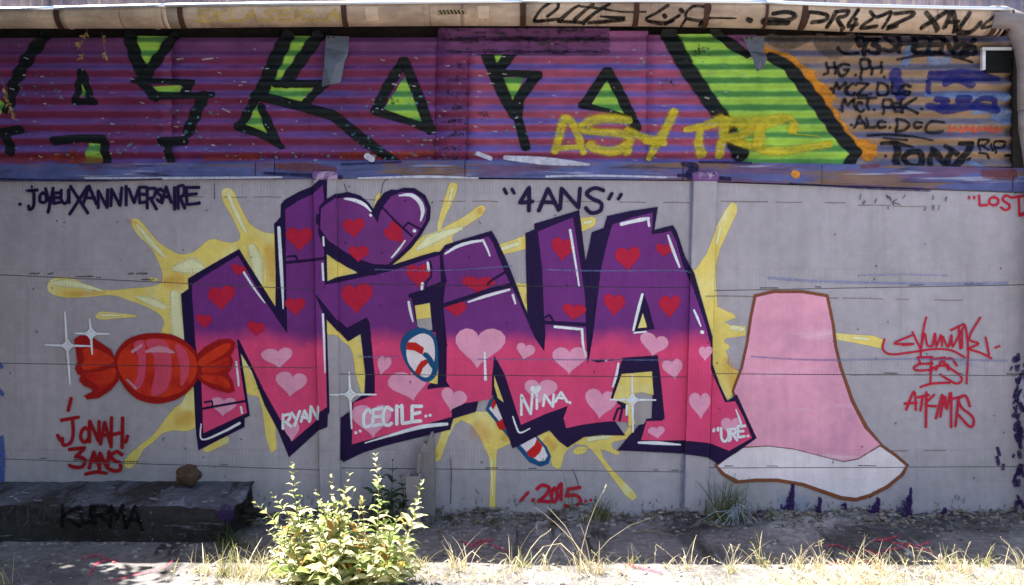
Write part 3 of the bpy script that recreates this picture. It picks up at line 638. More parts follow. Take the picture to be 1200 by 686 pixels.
p.fill(ll(233,424, 246,413, 262,404, 270,404, 266,412, 254,420, 238,429), smooth=True); p.fill(ll(238,431, 254,424, 268,419, 268,429, 258,435, 242,437), smooth=True); p.fill(ll(237,440, 256,440, 266,445, 270,455, 256,451, 242,446), smooth=True)
p.wall("wrapper_end", CAN_O, CD, 9)
lines(CD, "highlight", paint("pale_candy_gloss", C(226, 150, 170), opac=.75, mist=True), [(ll(172,412, 188,409, 204,413), [3, 8, 3]), (ll(156,412, 166,405), 4), (ll(150,445, 160,455), 3)], 11)

# --- four-pointed sparkles
def sparkle(cx, cy, x0, x1, y0, y1, tilt, label, layer):
    p = Paint()
    p.stroke(ll(cx - tilt, y0, cx - tilt * .2, cy, cx + tilt, y1), [1.6, 3.2, 1.6], False); p.stroke(ll(x0, cy - tilt * .3, cx, cy, x1, cy + tilt * .2), [1.4, 3.0, 1.4], False)
    r = 5.5
    for a, b in (((cx, cy - r * 1.5), (cx + r * 1.5, cy)), ((cx + r * 1.5, cy), (cx, cy + r * 1.5)), ((cx, cy + r * 1.5), (cx - r * 1.5, cy)), ((cx - r * 1.5, cy), (cx, cy - r * 1.5))):
        p.stroke([a, ((a[0] + b[0]) / 2 * .62 + cx * .38, (a[1] + b[1]) / 2 * .62 + cy * .38), b], [.8, 2.4, .8])
    tag(p.wall("painted_sparkle", WHT, wall, layer), label)
sparkle(80, 405, 54, 107, 366, 450, 3, "larger white sparkle left of the candy", 12)
sparkle(107.5, 391, 89, 129, 374, 415, 1.5, "small white sparkle on the candy wrapper", 12)
sparkle(411, 462, 388, 441, 436, 502, 1.5, "white sparkle beside the left post", 12)
sparkle(741, 468.5, 714, 768, 439, 506, .5, "white sparkle in the window of the fourth letter", 12)

# --- plain pink shape with a pale hem (generic stand-in)
g = Paint().fill(ll(884,346, 905,341, 940,341, 970,346, 977,380, 980,406, 986,430, 1000,470, 1016,500, 1034,522, 1050,533, 1064,545, 1058,557, 1040,572, 1020,582, 1003,587, 985,585, 965,578, 940,569, 910,564, 885,564, 862,566, 846,556, 838,545, 858,531, 880,514, 866,480, 858,458, 868,432, 875,400, 879,372), soft=2).wall("painted_gown_shape", BROWN, wall, 4)
g['label'] = "plain soft pink bell shape with a white hem and brown outline"
Paint().fill(ll(887,349, 906,344.5, 940,344.5, 967,349, 973.5,380, 976.5,406, 982,430, 996,471, 1012,502, 1030,521, 1006,536, 988,540, 965,534, 930,525, 900,521.5, 866,524, 884,512, 868,478, 861,458, 871,432, 878,400, 882,372)).wall("shape_fill", PINKG, g, 5)
Paint().fill(ll(866,526, 900,524, 930,527.5, 965,536.5, 988,542.5, 1006,539, 1031,524, 1048,536, 1060,546, 1054,555, 1038,568, 1018,578, 1003,582.5, 986,580.5, 967,574, 941,565, 911,560, 885,560, 866,562, 850,554, 842,546)).wall("hem", OFFW, g, 5)

# --- writing on the wall
INK = paint("dark_purple_writing_spray", C(34, 16, 58), rough=.5, speck_amt=.15)
wt = Paint()
wt.text([('.',22,235,26,240), ('J',34,222,44,246), ('O',47,226,55,238), ('Y',54,221,63,249), ('E',63.5,226,71,238), ('U',72,223,82,238), ('X',83,220,103,251), ('A',98,218,114,240), ('N',115.5,223,127,243), ('N',130,221,143,242), ('I',147,218,150,240),
         ('V',152,222,163,239), ('E',164,219,172,238), ('R',173,220,184,245), ('S',184.5,222,191,236), ('A',190.5,218,201,238), ('I',203.5,219,206.5,245), ('R',209,219,217,244), ('E',219,219,234,239), ('.',232.5,233,236,238.5)], 3.7, jit=.05)
wt.stroke([(38, 219)], 3)
tag(wt.wall("painted_writing", INK, wall, 6), "dark purple birthday greeting at top left")
wt = Paint()
wt.text([('4',609,219,624,247), ('A',632,222,654,247), ('N',657,221,680,244), ('S',686,221,707,249)], 4.6, jit=.03)
for a in (ll(591,222, 593.5,227), ll(600,222, 602.5,226.5), ll(717,227, 713.5,233.5), ll(728,228, 724.5,233.5)): wt.stroke(a, 4)
tag(wt.wall("painted_writing", INK, wall, 6), "dark purple age in quotation marks above the letters")
wt = Paint()
wt.text([("'",1134,231,1137,238), ("'",1140,231,1143,238), ('L',1147,229,1157,241), ('O',1159,231,1170,241), ('S',1173,230,1184,246), ('T',1185,230,1203,253)], 2.6, jit=.04); wt.stroke(ll(1196,252, 1204,249), 4)
tag(wt.wall("painted_writing", REDT, wall, 6), "red word at the right edge")
o = lambda *a: [(1025 + x / 4.9, 370 + y / 4.9) for x, y in zip(a[::2], a[1::2])]
wt = Paint()
for s_ in (o(55,135, 45,190, 90,222, 200,212, 340,192, 440,200, 515,240), o(210,115, 110,160, 225,162, 160,170), o(215,95, 262,190), o(295,10, 275,100, 262,230), o(265,185, 285,100, 300,170, 325,175), o(330,175, 345,100, 352,178, 380,110, 385,175), o(390,120, 420,180, 440,110, 445,180, 490,95), o(435,85, 515,50, 480,110), o(480,60, 490,190), o(500,90, 500,185), o(605,10, 540,130, 595,160, 530,190), o(520,60, 535,200, 525,390), o(545,195, 610,215, 668,245), o(635,125, 655,225), o(690,185, 715,175)):
    wt.stroke(s_, 2.3, True)
tag(wt.wall("painted_writing", REDT, wall, 6), "red scrawled tag with a long underline, topmost at right")
wt = Paint()
for s_ in (o(330,238, 245,240), o(245,240, 262,276), o(330,276, 258,277), o(258,277, 224,298, 245,315, 330,310), o(326,238, 322,300, 318,392), o(322,252, 402,240), o(320,302, 350,297), o(350,312, 388,252), o(388,252, 424,312), o(356,290, 420,284), o(470,288, 440,246, 392,262, 430,300, 488,342, 497,374, 460,388, 374,338), o(260,410, 330,390, 430,385)):
    wt.stroke(s_, 2.5, True)
tag(wt.wall("painted_writing", REDT, wall, 6), "red four-letter tag in the middle at right")
wt = Paint()
for s_ in (o(180,540, 225,435, 235,540), o(170,505, 240,500), o(245,470, 310,455), o(275,460, 262,545), o(295,440, 292,640), o(340,455, 290,510, 350,520), o(385,455, 350,590), o(375,580, 400,460, 410,540, 435,440, 437,640), o(430,480, 500,465), o(480,475, 462,635), o(545,520, 520,460, 480,480, 500,530, 560,580, 565,625, 540,635, 480,570)):
    wt.stroke(s_, 2.8, True)
tag(wt.wall("painted_writing", REDT, wall, 6), "red six-letter tag, lowest at right")
wt = Paint()
wt.text([('J',73,490,93,521), ('O',95,501,105,518), ('N',105,494,117,518), ('A',118,494,130,520), ('H',131,490,144,524)], 4.0, jit=.04)
wt.text([('3',82,525,101,548), ('A',105,530,117,548), ('N',117,530,128,549), ('S',129,530,144,552)], 4.2, jit=.04)
for a in (ll(84,467, 80.5,481), ll(101,555.5, 113,553, 125,554.5), ll(150,511, 148,518), ll(68,510, 72,516)): wt.stroke(a, 4)
tag(wt.wall("painted_writing", DRED, wall, 6), "dark red name and age at bottom left")
wt = Paint()
wt.text([('2',629,568,645,588), ('0',646,572,653,588), ('1',653,567,660,585), ('5',662,572,680,594)], 4.0, jit=.04)
for a in (ll(619,577, 610,587), ll(625,585, 624,587), ll(686,587), ll(692,586)): wt.stroke(a, 3.4)
tag(wt.wall("painted_writing", REDT, wall, 6), "red year painted low in the middle")

# --- stains, scratches and overspray on the panels
st = Paint()
for cx, w, h, y0 in ((924, 15, 40, 608), (957, 9, 24, 606), (985, 9, 18, 606), (1021, 17, 26, 608), (1058, 15, 38, 607), (1098, 11, 14, 606), (880, 18, 16, 611)):
    for k in range(int(w * 9)):
        u = R.random() ** 1.7; y = y0 - h * u; x = cx + w * .35 - abs(R.gauss(0, w * .75)) * (1 - u) ** 1.2 + R.uniform(-1, 1)
        st.stroke([(x, y), (x + R.uniform(-.6, .6), y + R.uniform(2, 7))], R.uniform(.8, 3.2), False, soft=.9)
for k in range(200):
    x = R.uniform(860, 1128); st.stroke([(x, 611 - R.random() * 3 - (x > 1000) * 2), (x + R.uniform(4, 14), 611 - R.random() * 4 - (x > 1000) * 2)], R.uniform(1.5, 4.5), False, soft=.9)
st.wall("paint_stain", STAIN, wall, 2)
st = Paint()
for k in range(420):
    x = R.uniform(290, 1195); u = R.random() ** 2.2; y = ly(BOTS[1], x) - 2 - 26 * u * (1 + .8 * mnoise.noise((x * .02, 3, 0)))
    st.stroke([(x, y), (x + R.uniform(-1, 1), y + R.uniform(1, 7))], R.uniform(1.2, 4) * (1 - .6 * u), False, soft=1.4)
st.wall("dirt_splash", paint("dried_mud_splash", (.15, .125, .10), rough=.9, opac=.5), wall, 1.6)
st = Paint()
for k in range(70):
    y = R.uniform(415, 605); x = R.gauss(1194, 4 + (9 if 520 < y < 545 or y > 590 else 0)); st.stroke([(x, y), (x + R.uniform(-3, 3), y + R.uniform(2, 9))], R.uniform(2, 6), False)
st.wall("paint_stain", STAIN, wall, 2)
st = Paint()
for k in range(10):
    y = R.uniform(430, 480); st.stroke([(R.uniform(1192, 1200), y), (R.uniform(1190, 1204), y + 7)], R.uniform(3, 7))
st.wall("paint_stain", RIDGE, wall, 3)
st = Paint()
st.fill(ll(-14,520, 3,512, 5,540, 3,575, 10,590, -14,592), soft=6); st.stroke(ll(-3,425, 2,430), 5); st.stroke(ll(-3,455, 3,462), 5)
st.wall("paint_stain", DBLUE, wall, 2)
st = Paint()
for pts, w in ((ll(640,316, 700,317.5, 790,317, 808,319), 1.6), (ll(900,326, 960,330, 1040,332, 1110,333, 1180,332), 3), (ll(1005,323, 1060,322, 1110,323), 1.2), (ll(560,421, 660,421.5, 790,422), 1.3), (ll(880,418, 960,422, 1060,421, 1180,423), 2), (ll(440,316, 520,317, 600,312), 1.3), (ll(420,418, 470,418.5), 1.2)): st.stroke(pts, w)
st.wall("paint_drag", BLUES, wall, 9.5)
st = Paint()
for p_ in (POST2,): st.stroke([(lx(p_[0], p_[1], y) - 1.5, y) for y in range(214, 606, 20)], [2.5, 2, 2.5, 3, 2.5, 2, 3, 4, 4], soft=1.4)
st.wall("paint_drag", paint("faint_blue_drip_spray", C(104, 122, 170), rough=.7, opac=.35), wall, 1.5)
TAN = paint("rust_scratch", C(136, 112, 98), opac=.6); DK = paint("black_scuff", C(52, 48, 58), opac=.75)
st = Paint()
for l in ((210, 231, 366, 231.5), (402, 234, 610, 237), (612, 236, 808, 238), (845, 236, 990, 238), (1005, 241, 1085, 242), (826, 347, 1128, 352), (880, 440, 1090, 439), (985, 529, 1110, 528)):
    x = l[0]
    while x < l[2]:
        e = min(l[2], x + R.uniform(15, 60)); f = lambda q: l[1] + (l[3] - l[1]) * (q - l[0]) / (l[2] - l[0])
        st.stroke([(x, f(x)), ((x + e) / 2, f((x + e) / 2) + R.uniform(-.6, .6)), (e, f(e))], R.uniform(.6, 1.2)); x = e + R.uniform(2, 30)
st.wall("scratch", TAN, wall, 1.2)
st = Paint()
for b in range(3):
    for l in JOINTS[b]:
        for k in range(4):
            x = R.uniform(max(0, l[0] + 16), min(1195, l[2] - 6)); y = ly(l, x) - 2.2
            st.stroke([(x, y), (x + R.uniform(4, 22), y + R.uniform(-.4, .4))], R.uniform(.5, 1.5), False)
for k in range(60):
    x, y = R.uniform(5, 1195), R.uniform(220, 600); st.stroke([(x, y), (x + R.uniform(-1.5, 1.5), y + R.uniform(0, 3))], R.uniform(.6, 1.6), False)
for k in range(12):
    x, y = R.uniform(1000, 1110), R.uniform(227, 244); st.stroke([(x, y), (x + R.uniform(-2, 2), y + R.uniform(2, 6))], R.uniform(.8, 2.6), False)
for pts in (ll(1050,234, 1046,237, 1054,240), ll(1060,229, 1057,233), ll(252,233, 252,216), ll(404,216, 407,226, 404,232), ll(446,230, 450,214, 455,210), ll(528,537, 529,560, 528,590), ll(671,550, 676,562, 678,570), ll(557,573, 561,578), ll(410,220, 409,218)): st.stroke(pts, 1.1)
for x in (36, 42, 58, 152, 162, 168): st.stroke(ll(x, 321, x + 5, 320.4), 2)
st.wall("scuff", DK, wall, 1.4)

# ------------------------------------------------------------------ the shed above the wall: corrugated sheets and their paint
MB = dict(surf='metal', rough=.5, spec=.22)
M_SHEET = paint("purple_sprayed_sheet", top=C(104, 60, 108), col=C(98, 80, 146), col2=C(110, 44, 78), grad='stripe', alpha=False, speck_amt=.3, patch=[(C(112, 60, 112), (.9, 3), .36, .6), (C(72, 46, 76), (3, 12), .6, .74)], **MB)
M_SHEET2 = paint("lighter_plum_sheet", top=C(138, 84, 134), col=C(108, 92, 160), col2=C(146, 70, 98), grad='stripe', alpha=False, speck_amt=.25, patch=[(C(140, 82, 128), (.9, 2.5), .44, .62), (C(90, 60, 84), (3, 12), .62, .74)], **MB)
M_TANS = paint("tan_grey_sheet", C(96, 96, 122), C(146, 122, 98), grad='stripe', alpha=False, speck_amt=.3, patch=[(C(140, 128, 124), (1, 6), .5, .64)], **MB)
BLK = paint("black_outline_on_metal", C(20, 26, 28), speck=(.25, .45, .4), speck_amt=.8, **MB)
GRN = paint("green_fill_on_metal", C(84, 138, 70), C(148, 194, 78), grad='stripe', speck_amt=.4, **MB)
ORG = paint("orange_halo_spray", C(206, 138, 40), opac=.95, **MB)
YSP = paint("yellow_tag_spray", C(206, 190, 52), opac=.93, **MB)
INKM = paint("black_tag_ink_on_metal", C(18, 20, 30), opac=.97, **MB)
BLM = paint("dark_blue_smear_on_metal", C(36, 40, 120), opac=.85, **MB)
LBM = paint("pale_blue_smear_on_metal", C(120, 150, 200), opac=.7, **MB)
REDM = paint("orange_red_scrawl_on_metal", C(220, 84, 66), opac=.8, **MB)
DRM = paint("rusty_spray_on_metal", C(170, 70, 36), opac=.55, **MB)
M_BEAM = paint("smeared_blue_ledge", C(84, 92, 140), surf='metal', rough=.6, alpha=False, speck_amt=.3, patch=[(C(100, 78, 112), (1.6, 9), .45, .56), (C(116, 94, 84), (1.3, 12), .56, .62), (C(142, 148, 176), (1.6, 26), .58, .66), (C(60, 58, 84), (2, 30), .56, .68), (C(24, 22, 42), (2.6, 44), .64, .70)])
M_GAPDARK = paint("dark_gap_fill", (.035, .028, .024), surf='ground', alpha=False, rough=.9, speck_amt=0)  # near-black colour puts in the deep shade of the gaps
M_FASC = paint("grey_roof_cladding", C(116, 118, 138), surf='metal', rough=.6, alpha=False, speck_amt=.2, patch=[(C(150, 148, 150), (26, .3), .5, .66), (C(70, 72, 90), (16, .3), .56, .7)])
M_FLAP = paint("bare_bent_metal", C(82, 86, 96), surf='metal', rough=.4, alpha=False, speck_amt=.1, spec=.6)

shed = tag(empty("corrugated_shed"), "corrugated metal shed side with old green and purple lettering above the wall", "building", None, "thing")
def sheet_bm(x0, x1, y0, y1, out=0.0, wob=0.0, edge=None):
    xs = [x0 + (x1 - x0) * i / max(1, int((x1 - x0) / 14)) for i in range(int((x1 - x0) / 14) + 1)] if x1 - x0 > 14 else [x0, (x0 + x1) / 2, x1]
    k0, k1 = math.ceil(y0 / 2), math.floor(y1 / 2)
    ys = sorted(set([y0, y1] + [k * 2 for k in range(k0, k1 + 1)]))
    vs, fs = [], []
    for y in ys:
        for x in xs:
            e = edge(x, y) if edge else 0
            q = P(x + e, y); vs.append((q.x, METAL_Y - ripple(y) - out, q.z))
    n = len(xs)
    for j in range(len(ys) - 1):
        for i in range(n - 1): fs.append((j * n + i, (j + 1) * n + i, (j + 1) * n + i + 1, j * n + i + 1))
    m = len(vs)                              # a hem behind the front gives the sheet its thickness
    per = [i for i in range(n)] + [(j + 1) * n - 1 for j in range(1, len(ys))] + [(len(ys) - 1) * n + i for i in range(n - 2, -1, -1)] + [j * n for j in range(len(ys) - 2, 0, -1)]
    vs += [(vs[i][0], vs[i][1] + .0025, vs[i][2]) for i in per]
    for a in range(len(per)):
        b = (a + 1) % len(per); fs.append((per[a], per[b], m + b, m + a))
    return vs, fs
def sheet(*a, mat=None, **k):
    o = obj("metal_sheet", sheet_bm(*a, **k), mat, shed, True)
    return o
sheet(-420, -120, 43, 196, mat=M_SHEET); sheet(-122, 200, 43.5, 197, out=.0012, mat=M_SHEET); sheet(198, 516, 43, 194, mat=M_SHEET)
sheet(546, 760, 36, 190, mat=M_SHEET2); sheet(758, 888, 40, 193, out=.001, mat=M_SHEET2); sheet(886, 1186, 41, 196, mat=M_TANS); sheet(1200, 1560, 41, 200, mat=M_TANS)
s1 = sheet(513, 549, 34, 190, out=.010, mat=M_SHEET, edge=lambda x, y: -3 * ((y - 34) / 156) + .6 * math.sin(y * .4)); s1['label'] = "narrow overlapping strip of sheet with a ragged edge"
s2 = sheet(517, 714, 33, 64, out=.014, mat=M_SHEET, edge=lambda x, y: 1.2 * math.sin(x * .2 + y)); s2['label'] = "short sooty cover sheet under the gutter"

def mstroke(lst, name, mat, layer, label=None, smooth=False, soft=.28):
    if name in ("painted_halo", "painted_smear"):
        for i, (pts, w) in enumerate(lst):
            p = Paint(); p.lift = i * .00012; p.stroke(pts, w, smooth, soft=soft); p.metal(name, mat, shed, layer)['label'] = label
        return
    p = Paint()
    for pts, w in lst: p.stroke(pts, w, smooth, soft=soft)
    p.metal(name, mat, shed, layer)['label'] = label
g = Pieces()
for q in (ll(158,42, 200,42, 171,78), ll(176,102, 212,100, 207,109.5, 184,110), ll(-6,112, 3,122, 5,120, 0,133, -6,136), ll(96,97, 100,111, 96,113, 93,104), ll(103,168, 115,169, 119,193, 97,193),
          ll(342,42, 366,42, 324,95, 328,100, 367,101, 352,122, 311,112), ll(300,122, 312,156, 287,146), ll(474,90, 498,148, 449,129),
          ll(568,36, 616,36, 581,81), ll(585,91, 614,91, 600,119), ll(711,95, 737,137, 695,121),
          ll(794,40, 838,40, 852,54, 872,66, 896,70, 917,80, 945,118, 975,160, 999,180, 990,194, 872,193, 864,165, 845,134, 815,86)):
    g.fill(q)
g.metal("painted_fill", GRN, shed, 3)
mstroke([(ll(151,42, 158,68, 169,90), [15, 14, 15]), (ll(203,42, 186,66, 171,86), [12, 12, 13]), (ll(156,94, 190,95, 225,97), [8, 7, 8]), (ll(222,98, 213,111), 9), (ll(166,97, 182,114), 11), (ll(178,112, 215,112, 248,111), [10, 8, 8]), (ll(238,112, 228,135, 219,156), [13, 13, 12]), (ll(188,166, 216,165), 10), (ll(195,170, 200,193), 9)], "painted_outline", BLK, 5, "black lettering stroke with a zigzag, second from the left")
mstroke([(ll(51,42, 30,70, 16,96, 8,128), [14, 14, 13, 12]), (ll(-4,156, 22,152), 10), (ll(6,158, 12,178), 11)], "painted_outline", BLK, 5, "black lettering stroke at the left edge")
mstroke([(ll(94,84, 88,119), 8), (ll(96,84, 106,118), 8), (ll(86,119, 110,119), 7), (ll(62,165, 92,162, 120,163, 125,192), [10, 9, 10, 9])], "painted_outline", BLK, 5, "small black triangle above a black arch")
mstroke([(ll(336,42, 320,75, 306,108), [16, 16, 15]), (ll(372,42, 352,70, 334,97), [15, 14, 13]), (ll(322,98, 350,98, 382,98), 9), (ll(379,98, 366,112, 354,124), 9), (ll(298,111, 350,124, 390,135, 424,163, 450,181, 468,190), [11, 11, 12, 13, 10, 5]), (ll(303,106, 292,128, 281,148), 10), (ll(278,148, 305,157, 330,172), [10, 8, 6]), (ll(305,124, 314,146, 323,166), [8, 11, 11])], "painted_outline", BLK, 5, "black slanted lettering with a long tail, left of centre")
mstroke([(ll(472,72, 455,100, 440,130), [11, 12, 12]), (ll(474,72, 490,112, 504,152), [11, 12, 12]), (ll(440,130, 475,141, 506,152), [10, 8, 10])], "painted_outline", BLK, 5, "black triangle left of the narrow overlapping strip")
mstroke([(ll(562,36, 574,72, 590,110, 602,134), [15, 14, 14, 11]), (ll(622,36, 602,58, 584,82), [13, 13, 12]), (ll(576,86, 605,86, 632,88), [8, 7, 9]), (ll(627,90, 608,116, 607,138, 616,172), [12, 12, 10, 11])], "painted_outline", BLK, 6, "black crossed lettering strokes in the middle")
mstroke([(ll(711,84, 699,102, 686,122), [11, 11, 11]), (ll(713,84, 728,112, 746,150), [11, 12, 12]), (ll(682,123, 710,129, 738,139), [9, 5, 6])], "painted_outline", BLK, 5, "black triangle over the yellow tag")
mstroke([(ll(784,40, 806,80, 832,118, 852,145, 868,180), [19, 18, 17, 17, 20])], "painted_outline", BLK, 5, "long black diagonal left of the large green shape")
mstroke([(ll(836,36, 856,50, 876,64), [8, 12, 9]), (ll(903,66, 925,78, 955,116, 985,158, 1004,179), [10, 14, 16, 15, 14]), (ll(1004,180, 994,194), 12)], "painted_outline", BLK, 5, "black right edge of the large green shape")
mstroke([(ll(893,57, 922,65, 942,80, 958,100, 972,122, 990,150, 1008,172), [7, 8, 8, 9, 8, 7, 8]), (ll(962,104, 972,113), 15), (ll(1012,172, 1020,180), 18), (ll(1000,178, 1026,172), 8), (ll(950,86, 955,94), 10)], "painted_halo", ORG, 3, "orange glow along the green shape's right edge")
mstroke([(ll(-10,187, 30,188, 70,184), [6, 10, 5]), (ll(68,186, 118,190), [12, 10]), (ll(85,180, 88,192), 10), (ll(400,183, 470,182, 510,178), [8, 10, 6]), (ll(240,186, 300,184), [6, 7])], "painted_halo", DRM, 4, "faded rust coloured spray along the foot of the sheets")
mstroke([(ll(650,178, 656,158, 662,139, 674,150, 684,179), [8, 9, 9, 9, 7]), (ll(652,174, 682,172), 6), (ll(738,141, 715,139, 695,141, 682,150, 700,155, 730,157, 738,166, 722,177, 700,175, 692,170), [8, 10, 10, 9, 8, 9, 10, 10, 9, 11]), (ll(735,176), 12)], "painted_writing", YSP, 7, "yellow sprayed first letters over the old lettering", True, .8)
mstroke([(ll(735,152, 756,162, 772,164, 782,148, 790,131), [7, 9, 11, 9, 10]), (ll(772,164, 766,176, 761,186), [9, 8, 6]), (ll(756,165, 780,168), 6)], "painted_writing", YSP, 7, "yellow sprayed letter with a tall arm", True, .8)
mstroke([(ll(804,152, 828,147, 846,141), [6, 9, 13]), (ll(822,151, 819,165, 822,180), [7, 9, 12]), (ll(850,141, 848,160, 843,182), [12, 10, 9]), (ll(848,162, 870,158, 884,150), [7, 9, 8]), (ll(850,160, 876,170, 905,177, 940,174, 974,169), [8, 8, 10, 8, 7]), (ll(850,142, 890,144, 925,139, 930,152), [10, 14, 9, 12]), (ll(892,148, 888,172), 12), (ll(925,156, 960,160), 0.8)], "painted_writing", YSP, 7, "yellow sprayed letters over the large green shape", True, .8)
mstroke([(ll(1092,90, 1130,88, 1172,92), [8, 14, 6]), (ll(1050,86, 1056,112), 14), (ll(1088,96, 1090,108), 6), (ll(1108,98, 1120,92, 1140,100), [8, 10, 8]), (ll(1090,124, 1110,128, 1140,124, 1168,128), [8, 12, 10, 11]), (ll(1098,116, 1112,119, 1100,128), 7), (ll(1124,116, 1136,116), 9), (ll(1140,126, 1150,116, 1166,117, 1168,128), 6), (ll(1090,85, 1160,84), 4)], "painted_smear", BLM, 4, "dark blue crossed-out writing on the tan sheet", True)
mstroke([(ll(1085,111, 1130,112, 1180,114), [5, 9, 10]), (ll(1096,72, 1112,70), 8), (ll(1170,134, 1180,138), 16), (ll(1068,54, 1062,74), 10), (ll(1142,132, 1160,131), 5), (ll(1090,58, 1092,70), 9), (ll(1138,190, 1150,196), 5)], "painted_smear", LBM, 3, "pale blue smears on the tan sheet", True)
mstroke([(ll(905,46, 925,50, 950,44), [14, 16, 8]), (ll(962,48, 980,56, 1000,44), [18, 26, 12])], "painted_smear", paint("sooty_brown_smear", C(92, 84, 80), opac=.7, **MB), 3, "sooty smears under the gutter at right", True)
f = lambda *a: [(955 + x / 4.9, 60 + y / 4.9) for x, y in zip(a[::2], a[1::2])]
wt = Paint()
wt.text([('.',966,84,968,87), ('H',970,73,980,86), ('G',982,74,996,88), ('.',1003,85,1005,88), ('P',1010,70,1020,92), ('H',1022,72,1034,86), ('.',1037,87,1039,90)], 3.4, jit=.08)
wt.text([('.',974,101,976,104), ('M',978,96,993,110), ('C',994,99,1003,111), ('Z',1005,98,1018,111), ('.',1020,107,1022,110), ('D',1029,98,1042,112), ('L',1046,98,1053,110), ('G',1055,100,1068,111)], 3.4, jit=.08)
wt.text([('.',983,126,985,129), ('M',988,116,1003,130), ('C',1004,120,1012,131), ('T',1007,115,1028,129), ('.',1023,126,1026,129), ('P',1036,118,1047,133), ('E',1048,121,1057,131), ('K',1058,116,1076,132), ('.',1079,125,1082,128)], 3.4, jit=.08)
wt.text([('.',996,144,999,147), ('A',1002,136,1015,150), ('L',1017,139,1026,150), ('C',1028,142,1038,150), ('.',1042,147,1045,150), ('D',1052,140,1066,154), ('C',1070,143,1080,150), ('C',1084,142,1106,156)], 3.4, jit=.06)
for a, w in ((f(305,485, 420,478, 560,490, 680,515), [3.4, 3, 3, 1.6]), (f(390,500, 530,512), 2.6)): wt.stroke(a, w)
tag(wt.metal("painted_writing", INKM, shed, 6), "four rows of black crew initials on the tan sheet")
wt = Paint()
for a, w in ((f(390,530, 460,525, 570,550), [4, 5, 3]), (f(480,540, 470,660), 9), (f(540,580, 515,610, 540,660, 600,665, 630,620, 600,575, 545,580), 7), (f(660,665, 680,560, 760,660, 790,560), [7, 7, 9, 6]), (f(760,545, 820,590), 6), (f(910,535, 850,620, 800,665), [7, 9, 8]), (f(840,530, 910,530), 5), (f(410,602, 414,606), 3), (f(885,625, 900,615), 3)): wt.stroke(a, w, False)
tag(wt.metal("painted_writing", INKM, shed, 6), "fat black four-letter name at the foot of the tan sheet")
wt = Paint()
wt.text([('R',1148,164,1160,176), ('I',1162,169,1165,177), ('P',1167,166,1180,180)], 2.7, jit=.06); wt.stroke(f(945,585, 985,590, 1010,615), 2.6); wt.stroke(f(1100,600, 1130,600), 3)
tag(wt.metal("painted_writing", INKM, shed, 6), "small black three-letter word in the lower right corner")
wt = Paint()
for k, x in enumerate(range(1113, 1172, 7)): wt.stroke([(x, 148 + R.uniform(-1, 2)), (x + 3, 155 + R.uniform(-3, 1)), (x + 6, 150 + R.uniform(-2, 2))], 2.2)
tag(wt.metal("painted_writing", REDM, shed, 6), "thin orange red scribble on the tan sheet")
wt = Paint()
wt.text([('9',1004,43,1016,64), ('3',1018,45,1032,62), ('S',1036,40,1053,60), ('H',1054,42,1072,60), ('E',1074,44,1088,62), ('E',1090,44,1103,62), ('N',1104,42,1122,64), ('2',1124,52,1133,66), ('6',1134,46,1146,64)], 5.4, jit=.05)
wt.stroke(ll(983,56, 992,63, 1006,62), 4); wt.stroke(ll(1052,70, 1080,65, 1110,65, 1142,73), [2, 4, 4, 2])
tag(wt.metal("painted_writing", INKM, shed, 7), "heavy black tag directly under the gutter at right")
wt = Paint()
for k in range(150):
    x, y = R.uniform(0, 880), R.uniform(52, 192)
    wt.stroke([(x, y), (x + R.uniform(-1, 5), y + R.uniform(-.5, 1.5))], R.choice((.7, .9, 1.1, 1.6)), False)
for pts in (ll(208,70, 215,69), ll(238,70, 250,69), ll(262,128, 270,132), ll(430,182, 440,183), ll(432,180, 438,186)): wt.stroke(pts, 1.8)
wt.metal("paint_chip", paint("pale_chipped_paint", C(176, 172, 180), opac=.8, **MB), shed, 8)
wt = Paint()
for k in range(260):
    cx, cy = R.choice(((220, 150), (150, 172), (470, 120), (330, 185), (440, 172), (640, 150), (60, 110), (260, 130), (760, 70), (520, 180))); x, y = R.gauss(cx, 34), R.gauss(cy, 9)
    if 44 < y < 192 and 0 < x < 860: wt.stroke([(x, y), (x + R.uniform(-2, 3), y + R.uniform(-1, 1.4))], R.choice((.6, .8, 1.2, 2.2)), False, soft=.8)
wt.metal("paint_chip", paint("teal_old_paint_fleck", C(96, 150, 160), opac=.7, **MB), shed, 8.4)
wt = Paint()
for k in range(330):
    x = R.uniform(517, 712); y = R.choice((47, 47, 61, 36)) + R.gauss(0, 2.2); L = R.choice((1, 2, 3, 6, 12))
    if 33 < y < 64: wt.stroke([(x, y), (min(713, x + L), y + R.uniform(-.6, .8))], R.uniform(.7, 2.2), False, soft=1.0)
for v in wt.bm.verts: v.co.y += .012
wt.metal("soot_spot", paint("black_mould", (.035, .03, .036), opac=.62, **MB), shed, 9)
wt = Paint()
for k in range(150):
    x = 533 + R.gauss(0, 7); y = R.choice((78, 94, 110, 126, 142, 158, 174, 186)) + R.gauss(0, 2.6)
    if 514 < x < 546: wt.stroke([(x, y), (x + R.uniform(0, 4), y + R.uniform(-1, 1.5))], R.uniform(.7, 2.0), False, soft=1.0)
for (cx, cy) in ((460, 118), (820, 60), (822, 58), (816, 61), (784, 96), (566, 135)):
    for k in range(9):
        x, y = R.gauss(cx, 4), R.gauss(cy, 2.5); wt.stroke([(x, y), (x + 1, y + 1)], R.uniform(1, 2.4), False)
for v in wt.bm.verts: v.co.y += .008 if v.co.x < 560 and v.co.x > 510 else 0
wt.metal("soot_spot", MATS["black_mould"], shed, 9)

